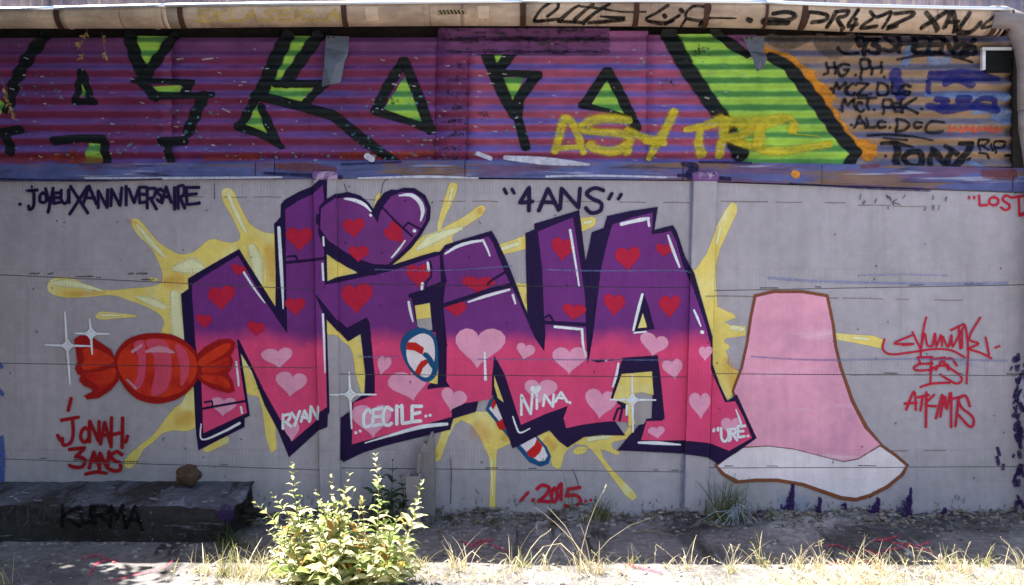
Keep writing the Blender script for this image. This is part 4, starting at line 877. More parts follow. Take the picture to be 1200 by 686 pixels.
# ledge of smeared paint between the sheets and the wall
bt = [(-420, 197), (0, 193), (300, 190), (322, 189), (545, 188), (800, 190), (962, 192), (1186, 197), (1560, 203)]
bb_ = [(-420, 217), (0, 213), (300, 210.5), (322, 210.5), (545, 208.5), (800, 211.5), (962, 217), (1186, 225), (1560, 236)]
for i, ((xa, ta), (xb, tb)) in enumerate(zip(bt, bt[1:])):
    bm = bmesh.new(); out = .012 + .004 * ((i * 7) % 3)
    vs = [(P(x, y).x, yy, P(x, y).z) for yy in (-out, .06) for x, y in ((xa + .3, ta), (xb - .3, tb), (xb - .3, bb_[i + 1][1]), (xa + .3, bb_[i][1]))]
    vv = [bm.verts.new(v) for v in vs]
    for q in ((0, 3, 2, 1), (4, 5, 6, 7), (0, 1, 5, 4), (3, 7, 6, 2), (0, 4, 7, 3), (1, 2, 6, 5)): bm.faces.new([vv[k] for k in q])
    bmesh.ops.recalc_face_normals(bm, faces=bm.faces[:])
    bmesh.ops.bevel(bm, geom=bm.edges[:], offset=.003, segments=1, affect='EDGES')
    obj("ledge_board", bm, M_BEAM, shed)
def ledge_paint(lst, mat, layer, label):
    p = Paint()
    for pts, w in lst: p.stroke(pts, w, True)
    o = p.flat("paint_drag", mat, shed, -.021, layer); o['label'] = label
ledge_paint([(ll(592,185, 640,189, 690,193), [5, 9, 3]), (ll(430,183, 436,187), 7), (ll(560,180, 575,186), 5), (ll(640,207, 700,206, 780,208), 2.4), (ll(100,209, 200,209, 330,208), [1.5, 3, 2]), (ll(420,209, 500,207.5, 560,209), [1.5, 3.4, 2])], RIDGE, 1, "pale brushed streaks along the ledge")
ledge_paint([(ll(800,192, 815,196, 806,206, 818,208), [5, 9, 8, 5]), (ll(795,206, 830,205), 4), (ll(842,209, 855,210), 5), (ll(400,193, 470,190), 2.4), (ll(820,190, 880,191), 3), (ll(925,215, 1000,220, 1060,222, 1090,224), [1, 2.5, 4, 1.5]), (ll(310,203, 400,208), [3, 5]), (ll(0,210, 100,212, 190,210), [2, 3, 1.5])], paint("inky_ledge_smear", C(26, 26, 66), rough=.6, opac=.9), 2, "inky dark smears along the ledge")
ledge_paint([(ll(327,195, 360,196, 392,199), [8, 11, 6]), (ll(1155,204, 1186,205), [10, 14]), (ll(1010,196, 1030,194), 4)], paint("red_brown_ledge_smear", C(110, 60, 58), rough=.6, opac=.75), 1, "red brown patches on the ledge")
ledge_paint([(ll(931,204, 933,205), 9)], ORG, 3, "round orange paint blot on the ledge")
for p_, zt in ((POST1, 204), (POST2, 205)):       # painted caps of the two posts
    bm = bmesh.new(); a = P(lx(p_[0], p_[1], 208) - 1.5, 0).x; b = P(lx(p_[2], p_[3], 208) + 1.5, 0).x; z = P(0, zt).z
    box(bm, a, b, -POST_OUT - .008, .05, z - .035, z + .012, .008); obj("post_cap", bm, paint("purple_cap_paint", C(112, 80, 130), rough=.6, alpha=False, patch=[(C(170, 150, 176), (9, 9), .5, .6), (C(36, 26, 60), (14, 14), .58, .66)]), wall)

# closed shed behind
bm = bmesh.new(); box(bm, -5, 5.4, .10, .13, 1.6, 2.9); obj("gap_shade_board", bm, M_GAPDARK, shed)  # dark board stands for the shade in the gap behind the gutter
bm = bmesh.new()
prof = [(-.02, 2.84), (.15, 2.90), (4.2, 3.3), (4.2, 3.24), (.15, 2.85)]
A = [bm.verts.new((-5, y, z)) for y, z in prof]; B = [bm.verts.new((5.4, y, z)) for y, z in prof]
for k in range(5): bm.faces.new((A[k], A[(k + 1) % 5], B[(k + 1) % 5], B[k]))
bm.faces.new(A[::-1]); bm.faces.new(B); bmesh.ops.recalc_face_normals(bm, faces=bm.faces[:]); obj("roof_sheet", bm, M_FASC, shed)
for x in (-5, 5.36):
    bm = bmesh.new(); box(bm, x, x + .04, .13, 4.15, 0, 2.84); obj("end_wall", bm, M_FASC, shed)
bm = bmesh.new(); box(bm, -4.9, 5.3, 4.1, 4.16, 0, 3.2); obj("back_wall", bm, M_FASC, shed)
vs, fs = [], []
nx = 520
for j, z in enumerate((2.605, 2.838)):
    for i in range(nx + 1):
        x = -5 + 10.4 * i / nx; vs.append((x, -.03 - .012 * (1 if (i // 2) % 2 else 0), z))
fs = [(i, i + nx + 1, i + nx + 2, i + 1) for i in range(nx)]
obj("fascia_sheet", (vs, fs), M_FASC, shed)
# near-black box painted in for the shaded gap at the sheets' right end
bm = bmesh.new(); box(bm, P(1187, 0).x, P(1201, 0).x, -.005, .09, P(0, 217).z, P(0, 45).z, .004); obj("dark_gap_box", bm, M_GAPDARK, shed)

# ------------------------------------------------------------------ gutter, straps, down pipe
M_GUT = paint("cream_stained_gutter", C(190, 170, 150), surf='metal', rough=.45, alpha=False, speck=(.3, .2, .12), speck_amt=.4, patch=[(C(140, 118, 102), (.8, 3), .46, .68), (C(110, 96, 86), (30, 1.5), .58, .72), (C(170, 116, 66), (3, 9), .68, .78)])
M_RIM = bpy.data.materials.new("bright_zinc_rim"); M_RIM.use_nodes = True
_b = M_RIM.node_tree.nodes["Principled BSDF"]; _b.inputs["Metallic"].default_value = 1.0; _b.inputs["Roughness"].default_value = .42; _b.inputs["Base Color"].default_value = (.86, .88, .9, 1)
M_STRAP = paint("rusty_strap", C(74, 52, 44), surf='metal', rough=.6, alpha=False)
gutter = tag(empty("rain_gutter"), "cream rain gutter with black and yellow tags running under the roof edge", "gutter")
def gut_bm(px_list, lift=0.0, f0=0.0, n=9, thick=.003):
    vs, fs = [], []; m = n + 1
    for px in px_list:
        t, b = gut(px); s = (D - GD) / D; zt = EYE - (t - HZ) / S * (D - .2) / D; zb = EYE - (b - HZ) / S * (D - .12) / D; r = zt - zb + lift; X = (px - 600) / S * s
        for k in range(m): th = math.pi * k / n; vs.append((X, -.11 - r * math.cos(th), zt - r * math.sin(th)))
        for k in range(m): th = math.pi * (1 - k / n); vs.append((X, -.11 - (r - thick) * math.cos(th), zt - (r - thick) * math.sin(th)))
    w = 2 * m
    for i in range(len(px_list) - 1):
        for k in range(w): fs.append((i * w + k, i * w + (k + 1) % w, (i + 1) * w + (k + 1) % w, (i + 1) * w + k))
    fs.append(tuple(range(w))[::-1]); fs.append(tuple((len(px_list) - 1) * w + k for k in range(w)))
    return vs, fs
lens = [(-400, 66), (66.6, 196), (196.6, 612), (612.6, 896), (896.6, 1176)]
for a, b in lens:
    obj("trough", gut_bm([a + (b - a) * i / 12 for i in range(13)], n=14), M_GUT, gutter, True)
    pts = []
    bm = bmesh.new()
    tube(bm, [gut_pt(a + (b - a) * i / 12, 0.0, .004) + Vector((0, 0, .002)) for i in range(13)], .0105, 10); obj("rim", bm, M_RIM, gutter, True)
for px in (68, 78, 180, 213, 404, 613, 745, 827, 897, 941, 1164):
    w = 3.2 if px not in (78, 180, 897) else 1.6
    obj("strap", gut_bm([px - w, px + w], lift=.004, thick=.003, n=14), M_STRAP if px not in (78, 180) else M_GUT, gutter)
    bm = bmesh.new(); q = gut_pt(px, 0, .006); box(bm, q.x - .014, q.x + .014, q.y, -.03, q.z + .004, q.z + .016, .002); obj("strap_hook", bm, M_STRAP, gutter)
# elbow and down pipe at right
q = gut_pt(1188, .5); bm = bmesh.new()
tube(bm, [gut_pt(1160, .2) + Vector((0, .05, -.01)), gut_pt(1176, .2) + Vector((0, .05, -.01)), gut_pt(1190, .4) + Vector((0, .05, 0)), P(1201, 56, .11), P(1204, 80, .11), P(1204, 130, .11)], [.06, .062, .06, .055, .052, .05], 14)
obj("pipe_elbow", bm, paint("grey_pipe", C(128, 122, 122), surf='metal', rough=.5, alpha=False), gutter, True)
bm = bmesh.new(); tube(bm, [P(1204, 128, .11), P(1204, 150, .10), P(1212, 200, .09), P(1212, 330, .09), P(1212, 700, .09)], .046, 14); obj("down_pipe", bm, MATS["grey_pipe"], gutter, True)
for px in (1172, 1182):
    obj("pipe_seam", gut_bm([px - 1.2, px + 1.2], lift=.003, thick=.003, n=14), M_STRAP, gutter)
GINK = paint("black_ink_on_gutter", C(20, 16, 16), surf='metal', rough=.5, opac=.97); GYEL = paint("faded_yellow_on_gutter", C(206, 180, 110), surf='metal', rough=.5, opac=.85)
wt = Paint(); wt.word("EKLA", 231, 13.5, 303, 26.5, 3.2, dy=-1, slant=.3); wt.word("SEKLA", 306, 13, 400, 26, 3.2, dy=-1, slant=.3)
tag(wt.gutter("painted_writing", GYEL, gutter), "faded yellow tag on the left of the gutter")
f = lambda *a: [(600 + x / 6.667, y / 6.667) for x, y in zip(a[::2], a[1::2])]
wt = Paint()
for a, w in ((f(275,140, 350,80, 355,30, 310,25, 230,80, 175,165, 200,175, 360,160), 3.6), (f(375,170, 450,100, 520,50), [5, 4, 3]), (f(490,165, 560,100, 625,45), [5, 4, 5]), (f(560,185, 650,110, 755,40), [5, 4, 4]), (f(530,60, 700,80, 850,105, 1040,105), [3, 3, 2, 2]), (f(690,140, 800,150, 880,158, 750,175, 600,185), [2, 4, 5, 4, 3]), (f(360,175, 540,182), 3)): wt.stroke(a, w, True)
tag(wt.gutter("painted_writing", GINK, gutter), "black looping tag on the middle of the gutter")
f = lambda *a: [(740 + x / 6.667, y / 6.667 + .5) for x, y in zip(a[::2], a[1::2])]
wt = Paint()
for a, w in ((f(275,50, 190,110, 110,160, 240,185, 330,170), [4.4, 3.4, 3, 4, 3]), (f(250,130, 260,140), 5), (f(270,190, 370,130), 3.6), (f(375,85, 390,100), 5), (f(560,60, 480,55, 425,100, 430,150, 560,165, 600,80, 590,30), 3.6), (f(600,150, 540,195), 4), (f(420,160, 400,200), 3), (f(600,150, 810,152), [2.6, 1.6]), (f(905,160, 930,170), 5.4)): wt.stroke(a, w, True)
tag(wt.gutter("painted_writing", GINK, gutter), "short black tag and dot right of the middle of the gutter")
f = lambda *a: [(890 + x / 3.871, y / 3.871) for x, y in zip(a[::2], a[1::2])]
wt = Paint()
for a, w in ((f(55,70, 120,62, 155,80, 120,100, 30,95, 20,108, 130,110), 4), (f(195,50, 190,125), 4), (f(215,60, 205,125), 3), (f(225,62, 295,75, 290,100, 235,108), 3.6), (f(310,125, 335,60), 4), (f(340,60, 390,55, 380,80, 345,92, 385,135), 3.6), (f(435,50, 400,120, 440,118), 3.4), (f(430,95, 425,135), 3.4), (f(490,60, 520,85, 580,60), 3.4), (f(500,95, 460,130, 530,125), 3.2), (f(585,65, 560,130), 3), (f(600,70, 680,62, 670,85, 580,130, 620,125), 3.6), (f(740,65, 810,140), 4.4), (f(830,60, 735,130), 4.4), (f(850,60, 835,130), 4.4), (f(860,60, 890,145), 4.4), (f(840,110, 890,105), 3.4), (f(935,65, 905,140, 960,150, 990,110), 4), (f(1060,70, 1000,130, 1060,122), [3, 3, 2])): wt.stroke(a, [q * 1.3 for q in w] if isinstance(w, list) else w * 1.3, True)
tag(wt.gutter("painted_writing", GINK, gutter), "long black tag on the right of the gutter")
STK = paint("peeling_paper_sticker", C(196, 176, 156), surf='metal', rough=.7, speck_amt=0)
for q in (ll(429,10, 443,9.5, 444,25, 430,25.5), ll(560,9, 573,9, 573,23, 561,23)): Paint().fill(q).gutter("sticker", STK, gutter)
wt = Paint(); wt.fill(ll(514,14, 546,12, 547,17, 514,19), soft=.6); tag(wt.gutter("sticker", paint("olive_sticker", C(140, 126, 96), surf='metal', rough=.7), gutter), "small olive printed sticker")
wt = Paint(); wt.lift = .002
for k in range(7): wt.stroke([(516 + k * 4.3, 14), (518 + k * 4.3, 17.5)], 1.6, False)
wt.gutter("sticker_print", GINK, gutter)

# ------------------------------------------------------------------ bent flaps, white-edged box
def flap(pts, label, folds):
    t = tag(empty("metal_flap", P(pts[0][0], pts[0][1], .02)), label, "metal flap", "bent metal flaps on the shed")
    vs = [P(x, y, d) for x, y, d in pts]; n = len(vs)
    bk = [v + Vector((0, .004, 0)) for v in vs]
    fs = [tuple(f_) for f_ in folds] + [tuple(n + i for i in f_[::-1]) for f_ in folds]
    from collections import Counter
    ec = Counter(frozenset(e) for f_ in folds for e in zip(f_, f_[1:] + f_[:1]))
    for f_ in folds:
        for a, b in zip(f_, f_[1:] + f_[:1]):
            if ec[frozenset((a, b))] == 1: fs.append((b, a, n + a, n + b))
    bm = bmesh.new(); vv = [bm.verts.new(v) for v in vs + bk]
    for f_ in fs: bm.faces.new([vv[i] for i in f_])
    bmesh.ops.recalc_face_normals(bm, faces=bm.faces[:])
    obj("bent_sheet", bm, M_FLAP, t)
    bm = bmesh.new()
    for dx in (4, 10): box(bm, P(pts[0][0] + dx, 0).x - .004, P(pts[0][0] + dx, 0).x + .004, -.034, -.02, P(0, pts[0][1] + 3).z - .004, P(0, pts[0][1] + 3).z + .004, .0015)
    obj("rivet", bm, M_STRAP, t)
flap([(382, 42, .02), (409, 43, .02), (408, 62, .035), (404, 72, .05), (393, 76, .075), (380, 72, .05), (399, 97, .06), (387, 99, .10), (377, 102, .06), (381, 56, .03)], "long grey bent metal flap hanging left of the narrow overlapping strip", [[0, 9, 2, 1], [9, 5, 4, 2], [2, 4, 3], [5, 8, 7, 4], [4, 7, 6, 3]])
flap([(870, 43, .02), (895, 43, .02), (895, 62, .03), (899, 68, .05), (896, 80, .06), (887, 84, .08), (882, 68, .045), (893, 66, .075), (878, 60, .03), (894, 80, .075)], "short folded metal flap at the top of the large green shape", [[0, 8, 2, 1], [8, 6, 7, 2], [2, 7, 3], [6, 5, 9, 7], [7, 9, 4, 3]])
t = tag(empty("lamp_box", P(1158, 60, .02)), "dark box with a white top and side edge under the gutter's right end", "lamp")
M_BOX = paint("black_box", (.008, .008, .009), surf="metal", alpha=False, rough=.6, speck_amt=0)
bm = bmesh.new(); a, b = P(1158, 58, .06), P(1189, 84, .06)
box(bm, a.x, b.x, -.024, .0, b.z, a.z, .004); obj("housing", bm, M_BOX, t)
bm = bmesh.new(); box(bm, P(1154, 0, .06).x, b.x, -.032, .002, a.z + .0005, a.z + .017, .002); box(bm, P(1154, 0, .06).x, P(1158, 0, .06).x - .0005, -.032, .002, P(0, 81, .06).z, a.z, .002); obj("edge_strip", bm, paint("white_strip", (.72, .72, .74), surf='metal', alpha=False, rough=.5, speck_amt=0), t)

# ------------------------------------------------------------------ ground
def ground_h(x, y):
    if y > .3 or abs(x) > 5 or y < -5: return 0.0
    d = -y; f = max(0, min(1, (5 - abs(x)))) * max(0, min(1, (5 + y)))
    h = .010 * mnoise.noise((x * 2.1, y * 2.1, 0)) + .006 * mnoise.noise((x * 9, y * 9, 3)) + .003 * mnoise.noise((x * 31, y * 31, 5))
    h += .045 * math.exp(-((d - .04) / .085) ** 2) * max(0, .5 + 1.0 * mnoise.noise((x * 4, 0, 9)) + .4 * mnoise.noise((x * 17, d * 9, 9)))          # earth piled along the wall's foot
    return h * f
def axis(lo, hi, step, far):
    a = [lo + step * i for i in range(int((hi - lo) / step) + 1)]; k = step; o = a[-1]; out = []
    while o < far: k *= 1.6; o += k; out.append(o)
    k = step; o = a[0]; pre = []
    while o > -far: k *= 1.6; o -= k; pre.append(o)
    return pre[::-1] + a + out
xs = axis(-3.3, 3.3, .022, 600); ys = axis(-2.2, .06, .02, 600)
vs = [(x, y, ground_h(x, y)) for y in ys for x in xs]; n = len(xs)
fs = [(j * n + i, j * n + i + 1, (j + 1) * n + i + 1, (j + 1) * n + i) for j in range(len(ys) - 1) for i in range(n - 1)]
M_GRD = paint("dusty_grey_ground", (.185, .174, .172), surf='ground', alpha=False, rough=.95, speck=(.46, .44, .43), speck_amt=.7, spec=.1, patch=[((.085, .08, .08), (1.6, 1), .50, .66), ((.30, .285, .275), (1.0, 1), .55, .70), ((.055, .05, .048), (7, 1), .58, .68), ((.42, .41, .41), (11, 1), .64, .70)])
ground = tag(obj("ground", (vs, fs), M_GRD, None, True), "dusty grey ground along the wall, sunlit at the front", None, None, "structure")
p = Paint()
PKS = paint("pink_ground_spray", C(206, 60, 96), surf='ground', rough=.8, opac=.55, speck_amt=.4)
for k in range(11):
    x, y = R.choice((R.uniform(880, 1190), R.uniform(880, 1190), R.uniform(520, 720), R.uniform(90, 210))), R.uniform(633, 664)
    if x < 300: y = R.uniform(655, 672)
    for q in range(R.randint(2, 3)):
        dx, dy = R.choice(((R.uniform(14, 34), R.uniform(4, 9)), (R.uniform(10, 22), -R.uniform(2, 7))))
        p.stroke([(x, y), (x + dx * .5, y + dy * .5 + R.uniform(-1, 1)), (x + dx, y + dy)], [1, R.uniform(1.6, 3), .8]); x += dx * .8; y += dy * .6
p.stroke(ll(738,664, 752,668, 775,673), 2.4); p.stroke(ll(110,668, 104,677, 112,664), 2); p.stroke(ll(130,684, 150,678, 190,668, 206,655), [2, 1.4, 1, .6])
p.ground("painted_mark", PKS, ground)
# stones and crumbs
def stone(bm, c, r, seed, flat=.65):
    rr = bmesh.ops.create_icosphere(bm, subdivisions=1, radius=1)
    for v in rr['verts']:
        q = v.co.copy(); k = 1 + .35 * mnoise.noise(q * 1.3 + Vector((seed, seed * .7, 0)))
        v.co = Vector(c) + Vector((q.x * r * k * 1.15, q.y * r * k, q.z * r * k * flat))
bm = bmesh.new()
for k in range(2600):
    x = R.uniform(-3, 3); d = abs(R.gauss(0, .09)) if k % 2 else R.uniform(.0, 1.4); r = R.choice((.003, .004, .005, .007, .010, .013)) * (1.3 if d < .25 else 1)
    if d < .5 and x < -1.5: continue
    stone(bm, (x, -d, ground_h(x, -d) + r * .2), r, k * .37)
for k in range(60):
    x = R.uniform(-2.9, -1.5); d = .53 + abs(R.gauss(0, .03)); r = R.uniform(.004, .012); stone(bm, (x, -d, ground_h(x, -d) + r * .2), r, k * .37)
tag(obj("gravel", bm, paint("pale_crumbs", (.32, .29, .27), surf='ground', alpha=False, rough=.9, speck_amt=.3, patch=[((.12, .10, .09), (14, 14), .5, .6)])), "loose grit and crumbs on the ground at the wall's foot", None, None, "stuff")
# dead leaf litter along the wall
lv, lf = [], []
for k in range(1200):
    x = R.uniform(-1.55, 2.9); d = abs(R.gauss(.04, .14)); a = R.uniform(0, 6.28); L = R.uniform(.008, .03); w = L * R.uniform(.15, .5); z = ground_h(x, -d) + R.uniform(.002, .02)
    c, s_ = math.cos(a), math.sin(a); i = len(lv); t = R.uniform(-.6, .6)
    lv += [(x - c * L, -d - s_ * L * .8, z), (x - s_ * w, -d + c * w, z + t * w), (x + c * L, -d + s_ * L * .8, z + R.uniform(-.2, .4) * L), (x + s_ * w, -d - c * w, z - t * w * .4 + .004)]; lf.append((i, i + 1, i + 2, i + 3))
tag(obj("leaf_litter", (lv, lf), leafmat("dead_leaf", (.10, .07, .045), (.20, .15, .10), .1)), "dead leaf litter lying along the wall's foot", None, None, "stuff")

# ------------------------------------------------------------------ low concrete step at left
kerb = tag(empty("concrete_step", (P(130, 0, .5).x, -.28, 0)), "low dirty concrete step with a black tag along its face", "step")
xa, xb = -4.2, P(276, 0, .5).x
N_ = 150; vs, fs = [], []
prof = [(-.0, .185), (-.10, .18), (-.22, .178), (-.33, .176), (-.42, .174), (-.485, .172), (-.50, .160), (-.502, .11), (-.505, .05), (-.508, -.06)]
for i in range(N_ + 1):
    x = xa + (xb - xa) * i / N_
    for k, (y, z) in enumerate(prof):
        nz = mnoise.noise((x * 6, y * 6, z * 6 + 2)); nb = mnoise.noise((x * 23, y * 23, z * 20))
        e = .06 * max(0, mnoise.noise((x * 3.1, 4, 0)) - .05) + .03 * max(0, mnoise.noise((x * 11, 7, 0)) - .1) if 4 <= k <= 6 else 0
        ex = (.05 * mnoise.noise((y * 9, z * 9, 1)) - .03) if i == N_ else 0; e += .035 * max(0, (x - xb + .16) / .16) ** 2 * (1.2 + mnoise.noise((x * 20, y * 20, 3))) if 1 < k < 7 else 0
        vs.append((x + ex, y + (.014 * nz + .003 * nb if k else 0) + e * .8, z + .010 * nz + .004 * nb - e))
m = len(prof)
fs = [(i * m + k, i * m + k + 1, (i + 1) * m + k + 1, (i + 1) * m + k) for i in range(N_) for k in range(m - 1)]
i = len(vs); vs.append((xb - .02, 0, -.06)); fs.append(tuple([N_ * m + k for k in range(m)] + [i]))
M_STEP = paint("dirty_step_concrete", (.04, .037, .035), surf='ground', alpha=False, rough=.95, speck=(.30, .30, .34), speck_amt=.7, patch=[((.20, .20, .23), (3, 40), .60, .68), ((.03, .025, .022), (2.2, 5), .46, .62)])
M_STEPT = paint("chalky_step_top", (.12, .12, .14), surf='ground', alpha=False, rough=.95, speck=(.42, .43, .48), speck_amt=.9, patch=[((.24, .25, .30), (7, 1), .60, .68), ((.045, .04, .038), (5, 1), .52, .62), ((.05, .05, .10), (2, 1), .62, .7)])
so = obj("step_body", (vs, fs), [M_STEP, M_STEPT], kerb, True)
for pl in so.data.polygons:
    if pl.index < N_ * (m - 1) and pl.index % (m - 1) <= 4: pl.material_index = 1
STK_ = paint("black_ink_on_step", (.002, .002, .002), surf='ground', rough=.7, opac=.97); GTK = paint("grey_ghost_ink", (.085, .085, .085), surf='ground', rough=.8, opac=.5)
def step_text(items, w, mat, label):
    p = Paint(); p.text(items, w, jit=.06)
    for v in p.bm.verts:
        q = P(v.co.x, v.co.z, .516); v.co = Vector((q.x, -.518 - v.co.y, q.z))
    tag(p._end("painted_writing", mat, kerb), label)
step_text([('K',73,594,93,616), ('U',95,594,108,614), ('R',110,594,127,614), ('M',129,593,147,617), ('A',149,594,168,620)], 4.4, STK_, "black tag on the step's face")
step_text([('K',4,594,16,618), ('U',20,596,34,616), ('R',38,594,48,616), ('M',52,594,66,614)], 2.4, GTK, "faded grey letters on the step's face")
p = Paint()
p.fill([(265 + 8 * math.cos(a) * (1 + .2 * math.sin(3 * a)), 601 + 9 * math.sin(a)) for a in [2 * math.pi * k / 14 for k in range(14)]], soft=4)
for v in p.bm.verts:
    q = P(v.co.x, v.co.z, .516); v.co = Vector((q.x, -.518 - v.co.y, q.z))
p._end("paint_blot", STAIN, kerb)
p = Paint()
for k in range(14):
    x, y = R.uniform(0, 270), R.uniform(571, 590); p.stroke([(x, y), (x + R.uniform(1, 9), y + R.uniform(-1, 1))], R.uniform(.6, 2), False, soft=1.0)
for v in p.bm.verts:
    d = max(.04, D - D * ((EYE - .186) * S) / (v.co.z - HZ)); q = P(v.co.x, v.co.z, d)
    v.co = Vector((q.x, q.y, .184 + .010 * mnoise.noise((q.x * 6, q.y * 6, 3.1)) + .004 + v.co.y))
p._end("paint_flake", paint("chalky_flake", C(150, 156, 176), rough=.8, opac=.6), kerb)
# rubble past the step's end
bm = bmesh.new(); 
for k, (px, py, d, r) in enumerate(((296, 600, .25, .045), (306, 604, .14, .03), (286, 606, .3, .03))): stone(bm, P(px, py, d), r, k + 3.3, .5)
tag(obj("rubble", bm, M_STEP), "small broken concrete lumps past the right end of the step", "rubble")
bm = bmesh.new(); rr = bmesh.ops.create_icosphere(bm, subdivisions=3, radius=1)
cc_ = P(221, 567, .12)
for v in rr['verts']:
    q = v.co.copy(); k = 1 + .38 * mnoise.noise(q * 1.6 + Vector((4, 1, 7))) + .20 * mnoise.noise(q * 4.3)
    v.co = Vector((cc_.x, cc_.y, .242)) + Vector((q.x * .056, q.y * .05, q.z * .056)) * k
tag(obj("stone", bm, paint("brown_stone", (.12, .075, .05), surf='ground', alpha=False, rough=.9, speck_amt=.2), None, True), "round brown stone sitting on the concrete step", "stone")

# ------------------------------------------------------------------ broken concrete post with a hollow block
bp = tag(empty("broken_post", P(494, 603, .05)), "broken grey concrete stub with a hollow block against the wall behind the sunlit bush", "post")
def prism(pts, y0, y1, d):
    bm = bmesh.new(); A = [bm.verts.new((P(x, y, d).x, y0, P(x, y, d).z)) for x, y in pts]; B = [bm.verts.new((P(x, y, d).x, y1, P(x, y, d).z)) for x, y in pts]
    n = len(A); bm.faces.new(A[::-1]); bm.faces.new(B)
    for k in range(n): bm.faces.new((A[k], A[(k + 1) % n], B[(k + 1) % n], B[k]))
    bmesh.ops.recalc_face_normals(bm, faces=bm.faces[:])
    bmesh.ops.bevel(bm, geom=bm.edges[:], offset=.004, segments=1, affect='EDGES')
    return bm
M_STUB = paint("stub_concrete", C(128, 124, 124), surf='wall', alpha=False, rough=.85, patch=[(C(70, 66, 76), (9, 3), .6, .7)])
obj("stub", prism(ll(490,612, 490,560, 491,532, 496,519, 500,522, 503,510, 507,508, 509,540, 509.5,612), -.085, -.003, .085), M_STUB, bp)
obj("rib", prism(ll(488,556, 488.5,535, 491,531, 494,534, 492.5,548, 491.5,556), -.125, -.086, .12), M_STUB, bp)
bm = bmesh.new(); a, b = P(476, 559, .2), P(492, 612, .2)
for (x0, x1, y0, y1) in ((a.x, a.x + .012, -.2, -.087), (b.x - .012, b.x, -.2, -.087), (a.x + .012, b.x - .012, -.2, -.188), (a.x + .012, b.x - .012, -.099, -.087)): box(bm, x0, x1, y0, y1, b.z - .03, a.z, 0)
box(bm, a.x + .012, b.x - .012, -.188, -.099, b.z - .03, a.z - .05)
obj("hollow_block", bm, paint("block_concrete", C(140, 134, 136), surf='wall', alpha=False, rough=.85), bp)

# ------------------------------------------------------------------ plants
def leaf(vs, fs, p, dir_, up, L, w, fold=.25, droop=.3):
    d = dir_.normalized(); s_ = d.cross(up).normalized(); u = s_.cross(d).normalized(); i = len(vs)
    t = p + d * L - Vector((0, 0, 1)) * L * droop
    m1 = p + d * L * .28 + u * L * .04; m2 = p + d * L * .64 + u * L * .05 - Vector((0, 0, 1)) * L * droop * .35
    vs += [p, m1 + s_ * w * .46 + u * w * fold, m1, m1 - s_ * w * .46 + u * w * fold, m2 + s_ * w * .36 + u * w * fold * .8, m2, m2 - s_ * w * .36 + u * w * fold * .8, t]
    fs += [(i, i + 1, i + 2), (i, i + 2, i + 3), (i + 1, i + 4, i + 5, i + 2), (i + 2, i + 5, i + 6, i + 3), (i + 4, i + 7, i + 5), (i + 5, i + 7, i + 6)]
G_BUSH = leafmat("sunlit_bush_leaf", (.20, .28, .06), (.72, .69, .42), .45, .45)
G_STEM = leafmat("bush_stem", (.16, .17, .07), (.24, .16, .09), .0)
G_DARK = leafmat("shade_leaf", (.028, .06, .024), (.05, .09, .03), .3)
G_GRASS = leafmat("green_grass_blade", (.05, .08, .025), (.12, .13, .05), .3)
G_STRAW = leafmat("dry_straw", (.50, .43, .27), (.66, .58, .40), .25, .6)
G_MIX = leafmat("half_dry_blade", (.20, .24, .07), (.55, .47, .26), .35, .6)
G_WITH = leafmat("withered_leaf", (.62, .46, .12), (.42, .22, .07), .35)
G_RUST = leafmat("rusty_vine_leaf", (.36, .17, .05), (.50, .36, .16), .3)
def up_stem(sv_, vs, fs, base, tip, nl, Lmax, seed, curve=.12, n=9):
    rr = random.Random(seed); pts = []
    side = Vector((rr.uniform(-1, 1), rr.uniform(-1, 1), 0)) * curve * (tip - base).length
    for k in range(n):
        t = k / (n - 1); pts.append(base.lerp(tip, t) + side * math.sin(math.pi * t) * .5 + Vector((0, 0, .06 * t * (1 - t))))
    tube(sv_, pts, [.0048 * (1 - .75 * k / (n - 1)) for k in range(n)], 4)
    phi = rr.uniform(0, 6.28)
    for k in range(nl):
        t = .12 + .88 * k / (nl - 1); q = t * (n - 1); a = int(min(q, n - 2)); p = pts[a].lerp(pts[a + 1], q - a); ax = (pts[a + 1] - pts[a]).normalized()
        L = Lmax * (1.0 if t < .55 else 1 - (t - .55) / .45 * .72) * rr.choice((.45, .7, .9, 1, 1.1, 1.25))
        for s_ in (0, math.pi):
            an = phi + s_ + rr.uniform(-.35, .35); o = Vector((math.cos(an), math.sin(an), 0)); dr = (o + ax * (.25 + .9 * t * t)).normalized()
            leaf(vs, fs, p, dr, ax, L, L * rr.uniform(.30, .42), .22, rr.uniform(.1, .45))
        phi += 1.57 + rr.uniform(-.3, .3)
        if t > .4 and rr.random() < .6:
            an = rr.uniform(0, 6.28); leaf(vs, fs, p, (Vector((math.cos(an), math.sin(an), .5))).normalized(), ax, L * .45, L * .2)
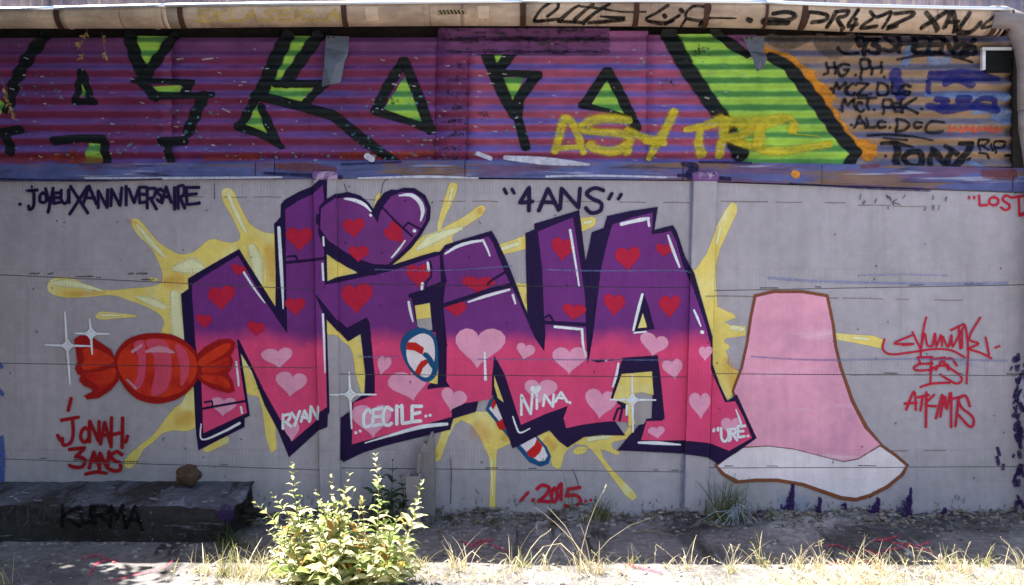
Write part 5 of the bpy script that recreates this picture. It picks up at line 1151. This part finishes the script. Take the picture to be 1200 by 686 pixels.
def bush(name, base, tips, label, cat, lm, sm, Lmax, nl, seed, group=None, dead=0):
    t = tag(empty(name, base), label, cat, group); sb = bmesh.new(); vs, fs = [], []
    for i, (tp, k) in enumerate(tips):
        rr = random.Random(seed + i); b = base + Vector((rr.uniform(-.05, .05) + (tp.x - base.x) * .35, rr.uniform(-.04, .04) + (tp.y - base.y) * .4, -.02))
        up_stem(sb, vs, fs, b, tp, int(nl * k), Lmax, seed + i)
    obj("stem", sb, sm, t); o = obj("foliage", (vs, fs), lm, t); o['kind'] = "stuff"
    if dead:
        rr = random.Random(seed + 99); vs, fs = [], []
        for k in range(dead):
            tp = rr.choice(tips)[0]; p = base.lerp(tp, rr.uniform(.15, .75)) + Vector((rr.uniform(-.07, .07), rr.uniform(-.06, .06), 0)); a = rr.uniform(0, 6.28); L = Lmax * rr.uniform(.4, 1.0)
            leaf(vs, fs, p, Vector((math.cos(a), math.sin(a), -.5)), Vector((rr.uniform(-.5, .5), rr.uniform(-.5, .5), 1)), L, L * .42, .35, .5)
        o = obj("withered_foliage", (vs, fs), G_WITH, t); o['kind'] = "stuff"; o['label'] = "yellow and brown withered leaves"
    return t
base = P(402, 686, 1.19); base.z = 0
tips = [(P(342, 543, 1.1), 1.2), (P(388, 560, 1.15), 1.1), (P(409, 558, 1.2), 1.1), (P(440, 535, 1.12), 1.35), (P(494, 564, 1.2), 1.2), (P(318, 578, 1.2), 1.0), (P(370, 575, 1.25), 1.0), (P(404, 622, 1.36), .9), (P(456, 620, 1.3), .8), (P(330, 620, 1.3), .8), (P(362, 600, 1.3), .9), (P(425, 590, 1.22), .9), (P(350, 590, 1.05), 1), (P(470, 606, 1.1), .8), (P(384, 640, 1.42), .6), (P(440, 640, 1.4), .6), (P(300, 590, 1.1), .0 + .9), (P(485, 640, 1.3), .6)]
rr = random.Random(5)
for k in range(46):
    px = rr.uniform(312, 490); top = 572 + 55 * abs((px - 400) / 95) ** 1.5; tips.append((P(px, rr.uniform(top, 672), rr.uniform(1.0, 1.42)), .75))
bush("leafy_bush", base, tips, "tall pale green leafy bush in full sun before the left post", "bush", G_BUSH, G_STEM, .090, 15, 100, None, 170)
base = P(452, 603, .18); base.z = 0
bush("leafy_weed", base, [(P(460, 541, .16), .7), (P(447, 552, .2), .7), (P(470, 560, .2), .6), (P(440, 572, .22), .6), (P(458, 575, .26), .7), (P(448, 590, .3), .6), (P(474, 585, .22), .6)], "dark green broad-leaved weed in shade behind the bush", "weed", G_DARK, G_DARK, .105, 9, 300)

def blades(vs, fs, c, n, h, spread, lean, rng, w=.004, heads=None):
    b0 = rng.uniform(0, 6.28)
    for k in range(n):
        a = rng.uniform(0, 6.28); r = abs(rng.gauss(0, spread)); p = Vector((c[0] + r * math.cos(a), c[1] + r * math.sin(a) * .6, ground_h(c[0], c[1]) - .01 + c[2]))
        L = h * rng.choice((.25, .4, .5, .65, .8, 1.05)); b = b0 + rng.gauss(0, 1.3); le = lean * rng.uniform(.2, 1.4); dx, dy = math.cos(b) * le, math.sin(b) * le * .8
        f = rng.uniform(-1, 1); sx, sy = math.cos(f), math.sin(f) * .6; ww = w * rng.choice((.5, .8, 1, 1.5)); i = len(vs); droop = rng.uniform(0, .5) * le if rng.random() < .6 else rng.uniform(.6, 1.1)
        for q in range(5):
            t = q / 4; cx = p.x + dx * L * t ** 1.6; cy = p.y + dy * L * t ** 1.6; cz = p.z + L * (t - droop * t ** 3); hw = ww * (1 - t ** 2 * .9) / 2
            vs += [(cx - sx * hw, cy - sy * hw, cz), (cx + sx * hw, cy + sy * hw, cz)]
        fs += [(i + 2 * q, i + 2 * q + 1, i + 2 * q + 3, i + 2 * q + 2) for q in range(4)]
        if heads is not None and rng.random() < heads:
            e = Vector(vs[-1]); d = (e - Vector(vs[-5])).normalized()
            for q in range(7):
                o = Vector((rng.uniform(-1, 1), rng.uniform(-1, 1), .8)).normalized(); leaf(vs, fs, e - d * .006 * q, (o + d).normalized(), Vector((0, -1, .2)), .012, .004)
def tuft(name, px, py, d, n, h, spread, lean, mat, label, group, seed, w=.004, heads=None, mix=None):
    c = P(px, py, d); t = tag(empty(name, (c.x, c.y, 0)), label, "grass tuft", group); rng = random.Random(seed)
    vs, fs = [], []; blades(vs, fs, (c.x, c.y, 0), n, h, spread, lean, rng, w, heads); o = obj("blade_clump", (vs, fs), mat, t); o['kind'] = "stuff"
    if mix:
        vs, fs = [], []; blades(vs, fs, (c.x, c.y, 0), mix[1], h * mix[2], spread * .8, lean * 1.2, rng, w); o = obj("dry_blade_clump", (vs, fs), mix[0], t); o['kind'] = "stuff"
    return t
GS = "grass tufts in the wall's shade"
tuft("grass_tuft", 852, 610, .12, 190, .27, .05, .55, G_GRASS, "largest dark green tuft at the foot of the right post", GS, 21, .0045, mix=(G_MIX, 40, .8))
tuft("grass_tuft", 700, 606, .12, 90, .16, .06, .6, G_GRASS, "loose grass tuft right of the red painted year", GS, 22, .0035, mix=(G_MIX, 50, .7))
tuft("grass_tuft", 576, 622, .16, 80, .075, .06, .8, G_GRASS, "low flat grass tuft under the long yellow drip", GS, 23, .0035, mix=(G_MIX, 20, .8))
tuft("grass_tuft", 274, 640, .58, 120, .13, .045, .6, G_GRASS, "dark grass tuft at the right end of the concrete step", GS, 24, .004)
tuft("grass_tuft", 670, 606, .08, 10, .26, .03, .25, G_GRASS, "few thin tall blades beside the red painted year", GS, 25, .0025)
tuft("grass_tuft", 520, 606, .10, 50, .05, .05, .9, G_GRASS, "low green tuft beside the broken stub", GS, 26, .005)
tuft("grass_tuft", 905, 612, .08, 70, .07, .09, .9, G_GRASS, "low ragged grass right of the largest tuft", GS, 27, .0035, mix=(G_MIX, 40, 1))
# strands of pale fibre caught in the big tuft
t = tag(empty("plastic_scrap", P(868, 612, .2)), "pale torn plastic strands caught beside the largest grass tuft", "litter"); rng = random.Random(3); bm = bmesh.new()
for k in range(26):
    a = P(862 + rng.uniform(-5, 5), 592 + rng.uniform(-3, 6), .2); b = P(862 + rng.gauss(4, 14), 616 + rng.uniform(-8, 10), .24)
    b.z = max(b.z, .012); m_ = a.lerp(b, .5) + Vector((rng.uniform(-.02, .02), -.02, .03)); tube(bm, [a, m_, b], [.0012, .0016, .001], 3)
obj("strand", bm, paint("pale_plastic", (.40, .44, .50), surf='ground', alpha=False, rough=.4, speck_amt=0), t)['kind'] = "stuff"
# sticks at the wall's foot
for (a, b, lab) in (((808, 626, .3), (836, 620, .22), "thin pale dead stick on the ground left of the largest tuft"), ((742, 632, .4), (792, 640, .46), "long dark twig lying on the shaded ground"), ((905, 606, .05), (930, 607, .05), "dark branch piece lying against the wall's foot")):
    pa, pb = P(*a), P(*b); pa.z = pb.z = .016; m_ = pa.lerp(pb, .45) + Vector((0, .015, .012)); bm = bmesh.new(); tube(bm, [pa, m_, pb], [.005, .0045, .002], 5)
    tag(obj("stick", bm, paint("dry_twig", (.22, .18, .14), surf='ground', alpha=False, rough=.9)), lab, "stick", "sticks at the wall's foot")
# dry grass in the sun: separate tufts along the front
GD_ = "sunlit dry grass tufts along the front"
dry = [(505, 655, 24, .16, "arching dry tuft right of the leafy bush"), (530, 660, 22, .15, "drooping dry tuft under the long yellow drip's foot"), (548, 662, 10, .22, "thin dry stalks with a hooked top left of centre"), (592, 660, 12, .26, "slanting dry stalks below the red year's left dash"), (610, 662, 26, .13, "low dry tuft below the red painted year"), (648, 664, 12, .19, "pair of dry stalks before the middle of the wall"),
       (680, 664, 16, .33, "tallest dry stalk before the loose shaded tuft"), (705, 664, 26, .17, "dry tuft with a few green blades under the yellow diagonal drip"), (733, 664, 12, .19, "dry stalks leaning right under the yellow drip's tip"), (778, 664, 7, .10, "single bent dry stalk left of the right post"), (812, 665, 12, .15, "sparse dry stalks straight before the right post"), (852, 666, 30, .19, "dense dry tuft before the largest shaded tuft"),
       (900, 664, 18, .24, "dry tuft with tall arching stalks below the white hem"), (925, 664, 22, .20, "leaning dry tuft under the left of the pink shape's hem"), (960, 666, 26, .15, "low curled dry tuft under the pink shape's hem"), (1008, 664, 34, .23, "thick dry tuft with fine stalks under the hem's lowest point"), (1055, 662, 8, .31, "tall dry stalk with a thick seed head at right"), (1030, 667, 24, .14, "low dry tuft left of the tall seed head"),
       (1095, 664, 30, .16, "spreading dry tuft right of the tall seed head"), (1125, 664, 26, .20, "dry tuft with upright stalks under the dark stain at right"), (1160, 664, 26, .18, "dry tuft near the right edge of the ground"), (1192, 665, 20, .19, "dry tuft cut by the right edge of the photo")]
for k, (px, py, n_, h, lab) in enumerate(dry):
    px += (k * 37 % 23) - 11; h *= (.75, 1.0, 1.2, .9)[k % 4]
    tuft("dry_grass_tuft", px, py, .93 + .07 * ((k * 5) % 4) / 3, n_, h, .035, .75, G_STRAW if k % 4 else G_MIX, lab, GD_, 400 + k, .0042, heads=.25, mix=(G_MIX, n_ // 2, .6))
grn = [(232, 664, 20, .15, "thin pale stalks at the left end of the sunlit strip"), (262, 664, 40, .18, "green and straw tuft in the sun left of the bush"), (285, 666, 60, .17, "thickest sunlit green tuft beside the bush"), (305, 668, 40, .21, "tall sunlit blades touching the bush's left side"), (8, 668, 12, .22, "few green blades at the lower left corner")]
for k, (px, py, n_, h, lab) in enumerate(grn):
    tuft("sunny_grass_tuft", px, py, 1.0 + .04 * k, n_, h, .04, .6, G_MIX, lab, "green sunlit tufts left of the bush", 500 + k, .004, heads=.15, mix=(G_STRAW, n_ // 3, .8))
# matted dry grass further forward
vs, fs = [], []; rng = random.Random(77)
for k in range(900):
    px = rng.choice((rng.uniform(840, 1210), rng.gauss(1100, 70), rng.gauss(930, 45), rng.gauss(1010, 30), rng.uniform(480, 620), rng.uniform(225, 330), rng.uniform(620, 840) if rng.random() < .3 else rng.uniform(950, 1210))); d = rng.uniform(1.0, 1.5); c = P(px, 660, d)
    blades(vs, fs, (c.x, c.y, 0), 7, rng.choice((.03, .05, .08, .13)), .03, 1.4, rng, .004)
tag(obj("dry_grass_mat", (vs, fs), G_STRAW), "matted dry grass in full sun along the bottom edge", None, None, "stuff")
# hanging dead vine leaves on the sheets at left
def vine(pts, n, label, seed, d=.03):
    t = tag(empty("dead_vine", P(pts[0][0], pts[0][1], d)), label, "vine", "dead vines hanging on the shed"); rng = random.Random(seed); bm = bmesh.new()
    w = [P(x, y, d + rng.uniform(0, .02)) for x, y in pts]; tube(bm, w, .0016, 4); obj("vine_stem", bm, G_STEM, t); vs, fs = [], []
    for k in range(n):
        i = rng.randrange(len(w) - 1); p = w[i].lerp(w[i + 1], rng.random()); a = rng.uniform(0, 6.28); L = rng.uniform(.018, .036)
        leaf(vs, fs, p, Vector((math.cos(a), -.4, math.sin(a) - .5)), Vector((rng.uniform(-.4, .4), -1, .2)), L, L * .55, .2, .1)
    o = obj("vine_leaf_cluster", (vs, fs), G_RUST, t); o['kind'] = "stuff"
vine(ll(103,34, 97,44, 93,54, 98,62, 95,70), 15, "rusty vine leaves hanging near the top left of the sheets", 1)
vine(ll(120,40, 122,55, 126,70), 5, "thin dead vine with two leaves right of the rusty vine leaves", 2)
vine(ll(1,92, 6,106, 10,120, 16,136, 20,144), 16, "dead vine leaves hanging at the left edge of the sheets", 4)

# ------------------------------------------------------------------ unseen trees at left: one shades the step, two added to darken the wall
def tree(name, base, h, crown, n, label, seed, lm):
    rng = random.Random(seed); t = tag(empty(name, base), label, "tree"); bm = bmesh.new(); vs, fs = [], []
    b = Vector(base); top = b + Vector((rng.uniform(-.2, .2), rng.uniform(-.2, .2), h)); tube(bm, [b - Vector((0, 0, .1)), b.lerp(top, .35) + Vector((.06, .03, 0)), b.lerp(top, .7), top], [.11, .085, .05, .015], 8)
    cs = []
    for k in range(26):
        q = Vector((rng.gauss(0, .45), rng.gauss(0, .45), rng.gauss(0, .42))); q = q.normalized() * min(q.length, 1.0)
        c = Vector(crown[0]) + Vector((q.x * crown[1][0], q.y * crown[1][1], q.z * crown[1][2])); cs.append(c)
        s_ = b.lerp(top, rng.uniform(.3, .8)); tube(bm, [s_, s_.lerp(c, .5) + Vector((0, 0, .1)), c], [.03, .018, .006], 5)
    obj("trunk", bm, paint("tree_bark", (.10, .08, .06), surf='ground', alpha=False, rough=.9, speck_amt=.1), t)
    for k in range(n):
        c = rng.choice(cs); p = c + Vector((rng.gauss(0, .22), rng.gauss(0, .22), rng.gauss(0, .18))); a = rng.uniform(0, 6.28)
        if p.x > crown[2](p.y): continue
        leaf(vs, fs, p, Vector((math.cos(a), math.sin(a), rng.uniform(-.5, .2))), Vector((rng.uniform(-.4, .4), rng.uniform(-.4, .4), 1)), rng.uniform(.06, .10), rng.uniform(.035, .06), .15, .2)
    o = obj("crown", (vs, fs), lm, t); o['kind'] = "stuff"
G_TREE = leafmat("tree_leaf", (.03, .055, .02), (.055, .08, .03), .2)
tree("tree", (-4.2, -.9, 0), 3.0, ((-3.8, -.85, 1.95), (1.0, .9, 1.25), lambda y: -2.98 if y < -.28 else -9), 22000, "leafy tree just outside the left edge shading the step", 31, G_TREE)
edge_ = lambda y: -2.73 * (6 + y) / 6 - .14  # crowns of the two added trees stop at the view's left edge
tree("tree", (-4.0, -2.9, 0), 3.4, ((-3.0, -2.7, 2.1), (1.4, 1.2, 1.7), edge_), 22000, "second leafy tree outside the left edge, added to darken the wall", 32, G_TREE)
tree("tree", (-3.2, -4.6, 0), 4.2, ((-2.4, -4.4, 2.5), (1.6, 1.1, 1.8), edge_), 22000, "tallest leafy tree, unseen beside the viewer, added to darken the left side", 33, G_TREE)
